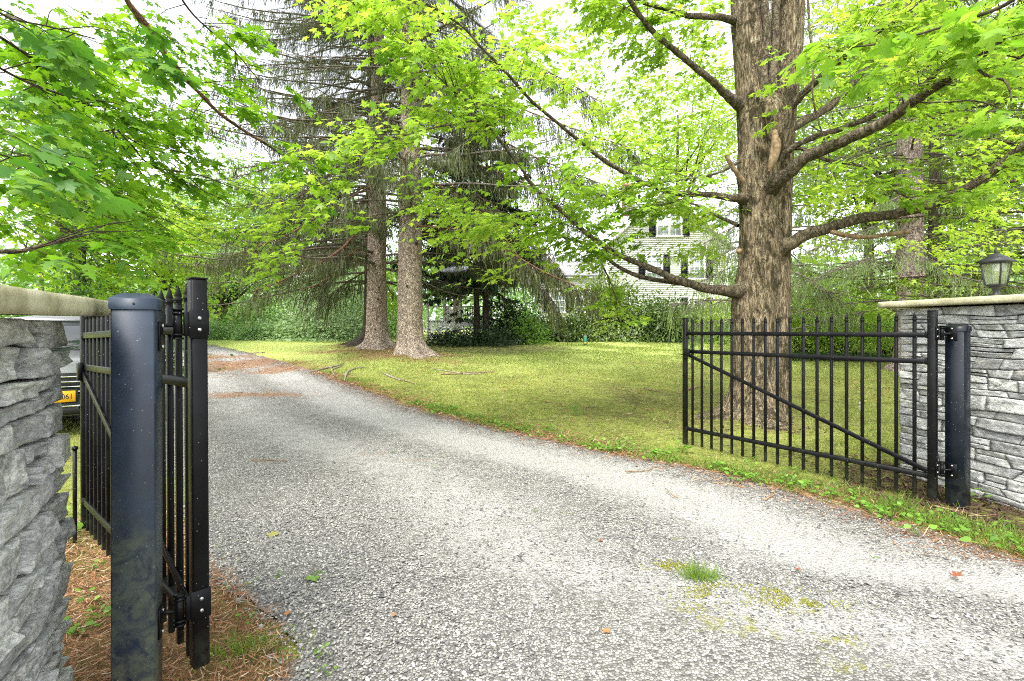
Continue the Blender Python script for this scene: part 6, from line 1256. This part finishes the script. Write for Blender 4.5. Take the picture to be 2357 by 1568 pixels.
for k in range(150):
    y = rng.uniform(3.0, 9.6); x = xr(np.array([y]))[0] + rng.normal(.24, .24); weed((x, y), rng.uniform(.05, .12), int(rng.integers(8, 16)), 'small broad leaved weed in the grass strip beside the right gate')
for (px, py, s) in ((170, 1440, .11), (230, 1425, .09), (200, 1385, .07), (215, 1310, .06), (230, 1400, .06), (170, 1460, .08)):
    weed(gd(px, py), s, 9, 'small broad leaved weed in the brown needles beside the left pier', 'weeds in the needles by the left pier')
weed(gd(182, 1225), .2, 16, 'taller weed at the foot of the thin black rod', 'weeds in the needles by the left pier')
for (px, py) in ((575, 1350), (520, 1360), (565, 1425), (720, 1335), (620, 1480), (640, 1500), (740, 1515), (1000, 1080), (1020, 1055), (580, 1440), (640, 1330), (900, 1045), (760, 1560), (1230, 1180), (2010, 1290)):
    weed(gd(px, py), rng.uniform(.03, .05), 5, 'tiny green seedling growing in the gravel', 'seedlings in the gravel')
for (lab, px, py, s, n) in (('leafy plantain weed at the lawn edge, lowest leaf nearest the gravel', 1330, 955, .16, 14), ('leafy weed below the left end of the right gate', 1570, 1040, .16, 18), ('leafy weed left of the black right post foot', 2070, 1180, .12, 12), ('leafy weed climbing the right post foot', 2225, 1150, .13, 14)): weed(gd(px, py), s, n, lab)
# grass tuft growing in the drive
def tuft(c, n, h, sp, label, grp=None):
    z = float(dz(np.array([c[0]]), np.array([c[1]]))[0]); t = thing('grass_tuft', label, 'grass tuft', (c[0], c[1], z), 0, grp); P = np.stack([rng.normal(0, sp, n), rng.normal(0, sp * .6, n), np.zeros(n)], -1); d = P * (3.0 / sp * .12) + rng.normal(0, .25, (n, 3)); d[:, 2] = 1; X, Y, Z = frames(nrm(d), rng.normal(0, 1, (n, 3)), rng, .1)
    hh = h * rng.uniform(.4, 1.2, n); V, F = cloud(BLADE[0], BLADE[1], P, X, Y, Z, np.stack([np.full(n, .0035), hh, hh], -1)); tag(link('blades', mesh_np('blades', V, [F], M['tuft'], False, np.repeat(rng.uniform(.1, .6, n), 3)), t), kind='stuff')
tuft(gd(1612, 1335), 320, .10, .055, 'grass tuft growing in the middle of the gravel drive')
tuft(gd(2066, 1168), 200, .14, .05, 'grass tuft in the mulch left of the right post', 'tufts on the right verge'); tuft(gd(2180, 1215), 260, .12, .09, 'wide grass tuft below the right post', 'tufts on the right verge'); tuft(gd(2290, 1240), 360, .11, .13, 'wide grass tuft near the right edge', 'tufts on the right verge')
tuft(gd(560, 1500), 260, .09, .08, 'dry grass tuft beside the foot of the left gate stile', None)
# moss clumps in the gravel
def moss(px, py, rx, ry, n, label):
    c = gd(px, py); kx = rx / FOC * c[1]; ky = ry * c[1] ** 2 / 1725; x = c[0] + rng.normal(0, .7, n) * kx; y = c[1] + rng.normal(0, .7, n) * ky; k = fbm(xyz(x * 14, y * 14), 2, 3) > -.02; x, y = x[k], y[k]; n = len(x)
    P = np.stack([x, y, dz(x, y)], -1); d = rng.normal(0, .8, (n, 3)); d[:, 2] = 1; X, Y, Z = frames(nrm(d), rng.normal(0, 1, (n, 3)), rng, .1); V, F = cloud(BLADE[0], BLADE[1], P, X, Y, Z, np.stack([np.full(n, .006), np.full(n, .010), np.full(n, .010)], -1))
    tag(link('moss_patch', mesh_np('moss_patch', V, [F], M['drymoss'], False, np.repeat(rng.uniform(0, 1, n), 3))), label, 'moss', kind='stuff')
for (px, py, rx, ry, n, lab) in ((1540, 1308, 40, 10, 900, 'yellow moss left of the grass tuft'), (1640, 1370, 60, 22, 1200, 'yellow moss below the grass tuft'), (1850, 1395, 70, 16, 1500, 'long yellow moss streak in the drive'), (1790, 1365, 50, 12, 600, 'moss above the long streak'), (1590, 1420, 60, 26, 500, 'thin moss in the coarse gravel')): moss(px, py, rx, ry, n, lab)

# sticks, fallen leaves, surface roots
M['root'] = twig_mat('root_bark', (.12, .10, .075), (.34, .30, .24))
def stick(a, b, r, label, mat='deadwood', name='fallen_stick', bend=.04, grp='sticks lying on the ground'):
    A, B = np.array(a[:2]), np.array(b[:2]); n = 8; t = np.linspace(0, 1, n)[:, None]; L = np.linalg.norm(B - A); q = np.array([-(B - A)[1], (B - A)[0]]); P = A + (B - A) * t + q * (bend * fbm(xyz(t[:, 0] * 3 + a[0] * 5, a[1]), 2, 4))[:, None] * 3
    z = dz(P[:, 0], P[:, 1]) + r * .7; o = thing(name, label, 'stick' if name == 'fallen_stick' else 'root', (0, 0, 0), 0, grp); MB().tube(np.column_stack([P, z]), np.linspace(r, r * .45, n), 6).build('wood', M[mat], o, True)
for (p, q, r, lab) in (((582, 1062), (660, 1064), .008, 'straight brown stick lying across the left of the drive'), ((1440, 1090), (1550, 1075), .007, 'thin pale stick at the lawn edge left of the gate'), ((1560, 1150), (1530, 1128), .006, 'short dry stick at the drive edge'), ((1640, 1115), (1720, 1125), .008, 'stick in the verge below the gate'), ((1760, 1155), (1795, 1125), .009, 'forked pale stick leaning in the verge'), ((2150, 1165), (2260, 1190), .01, 'long stick lying at the foot of the right post'), ((1015, 862), (1140, 858), .03, 'long dark branch lying in the grass right of the spruces'), ((1480, 895), (1530, 905), .02, 'dark stick in the lawn before the gate'), ((1580, 898), (1625, 892), .03, 'short thick log piece in the lawn left of the gate'), ((1250, 925), (1300, 932), .012, 'thin stick in the bare lawn patch'), ((760, 868), (830, 858), .012, 'thin stick near the drive bend'), ((905, 868), (960, 885), .02, 'broken stick right of the drive roots')):
    stick(gd(*p), gd(*q), r, lab)
for (L, r, lab) in ((((700, 862), (745, 850), (790, 838)), .05, 'pale surface root at the drive bend'), (((792, 880), (800, 858), (822, 848), (840, 847)), .06, 'pale crooked surface root running to the drive edge'), (((770, 866), (765, 852), (790, 842)), .045, 'short pale root beside the crooked one'), (((880, 858), (900, 868), (922, 876)), .05, 'grey root in the moss right of the roots'), (((560, 815), (610, 812)), .05, 'dark root by the far drive edge'), (((985, 848), (1080, 862), (1120, 858)), .03, 'long thin root in the grass below the thick spruce')):
    for k in range(len(L) - 1): pass
    P = np.array([gd(*p) for p in L]); S = spline(P, 12) if len(P) > 2 else np.linspace(P[0], P[-1], 8); S[:, 2] = gz(S[:, 0], S[:, 1]) + r * .25
    o = thing('surface_root', lab, 'root', (0, 0, 0), 0, 'surface roots near the spruces'); MB().tube(S, .55 * r * np.sin(np.linspace(.35, 2.7, len(S))), 7).build('wood', M['root'], o, True)
LF = {'yellow': plain('fallen_leaf_yellow', (.20, .19, .05), .6), 'green': plain('fallen_leaf_green', (.12, .21, .04), .6), 'brown': plain('fallen_leaf_brown', (.20, .07, .035), .7), 'orange': plain('fallen_leaf_orange', (.28, .13, .05), .7)}
for (px, py, s, mt, lab) in ((632, 1232, .075, 'yellow', 'yellowish fallen maple leaf on the left of the drive'), (712, 1336, .085, 'green', 'green fallen maple leaf on the near gravel'), (1390, 1460, .042, 'orange', 'small orange dry leaf on the near gravel'), (2195, 1335, .06, 'brown', 'brown dry leaf on the right wheel track'), (1832, 1318, .04, 'brown', 'small brown leaf beside the moss streak'), (1385, 1252, .03, 'brown', 'reddish leaf scrap in the middle of the drive'), (655, 1425, .04, 'orange', 'orange leaf scrap at lower left'), (900, 1425, .035, 'orange', 'orange leaf scrap near the bottom')):
    c = gd(px, py); o = thing('fallen_leaf', lab, 'leaf', (c[0], c[1], float(dz(c[:1], c[1:2])[0]) + .012), rng.uniform(0, 6), 'leaves fallen on the drive'); ob = link('blade', mesh_np('blade', MAPLE_NEAR[0] * s * [1, 1, -1.2], [MAPLE_NEAR[1]], LF[mt]), o); ob.rotation_euler = (rng.normal(0, .2), rng.normal(0, .25), 0)
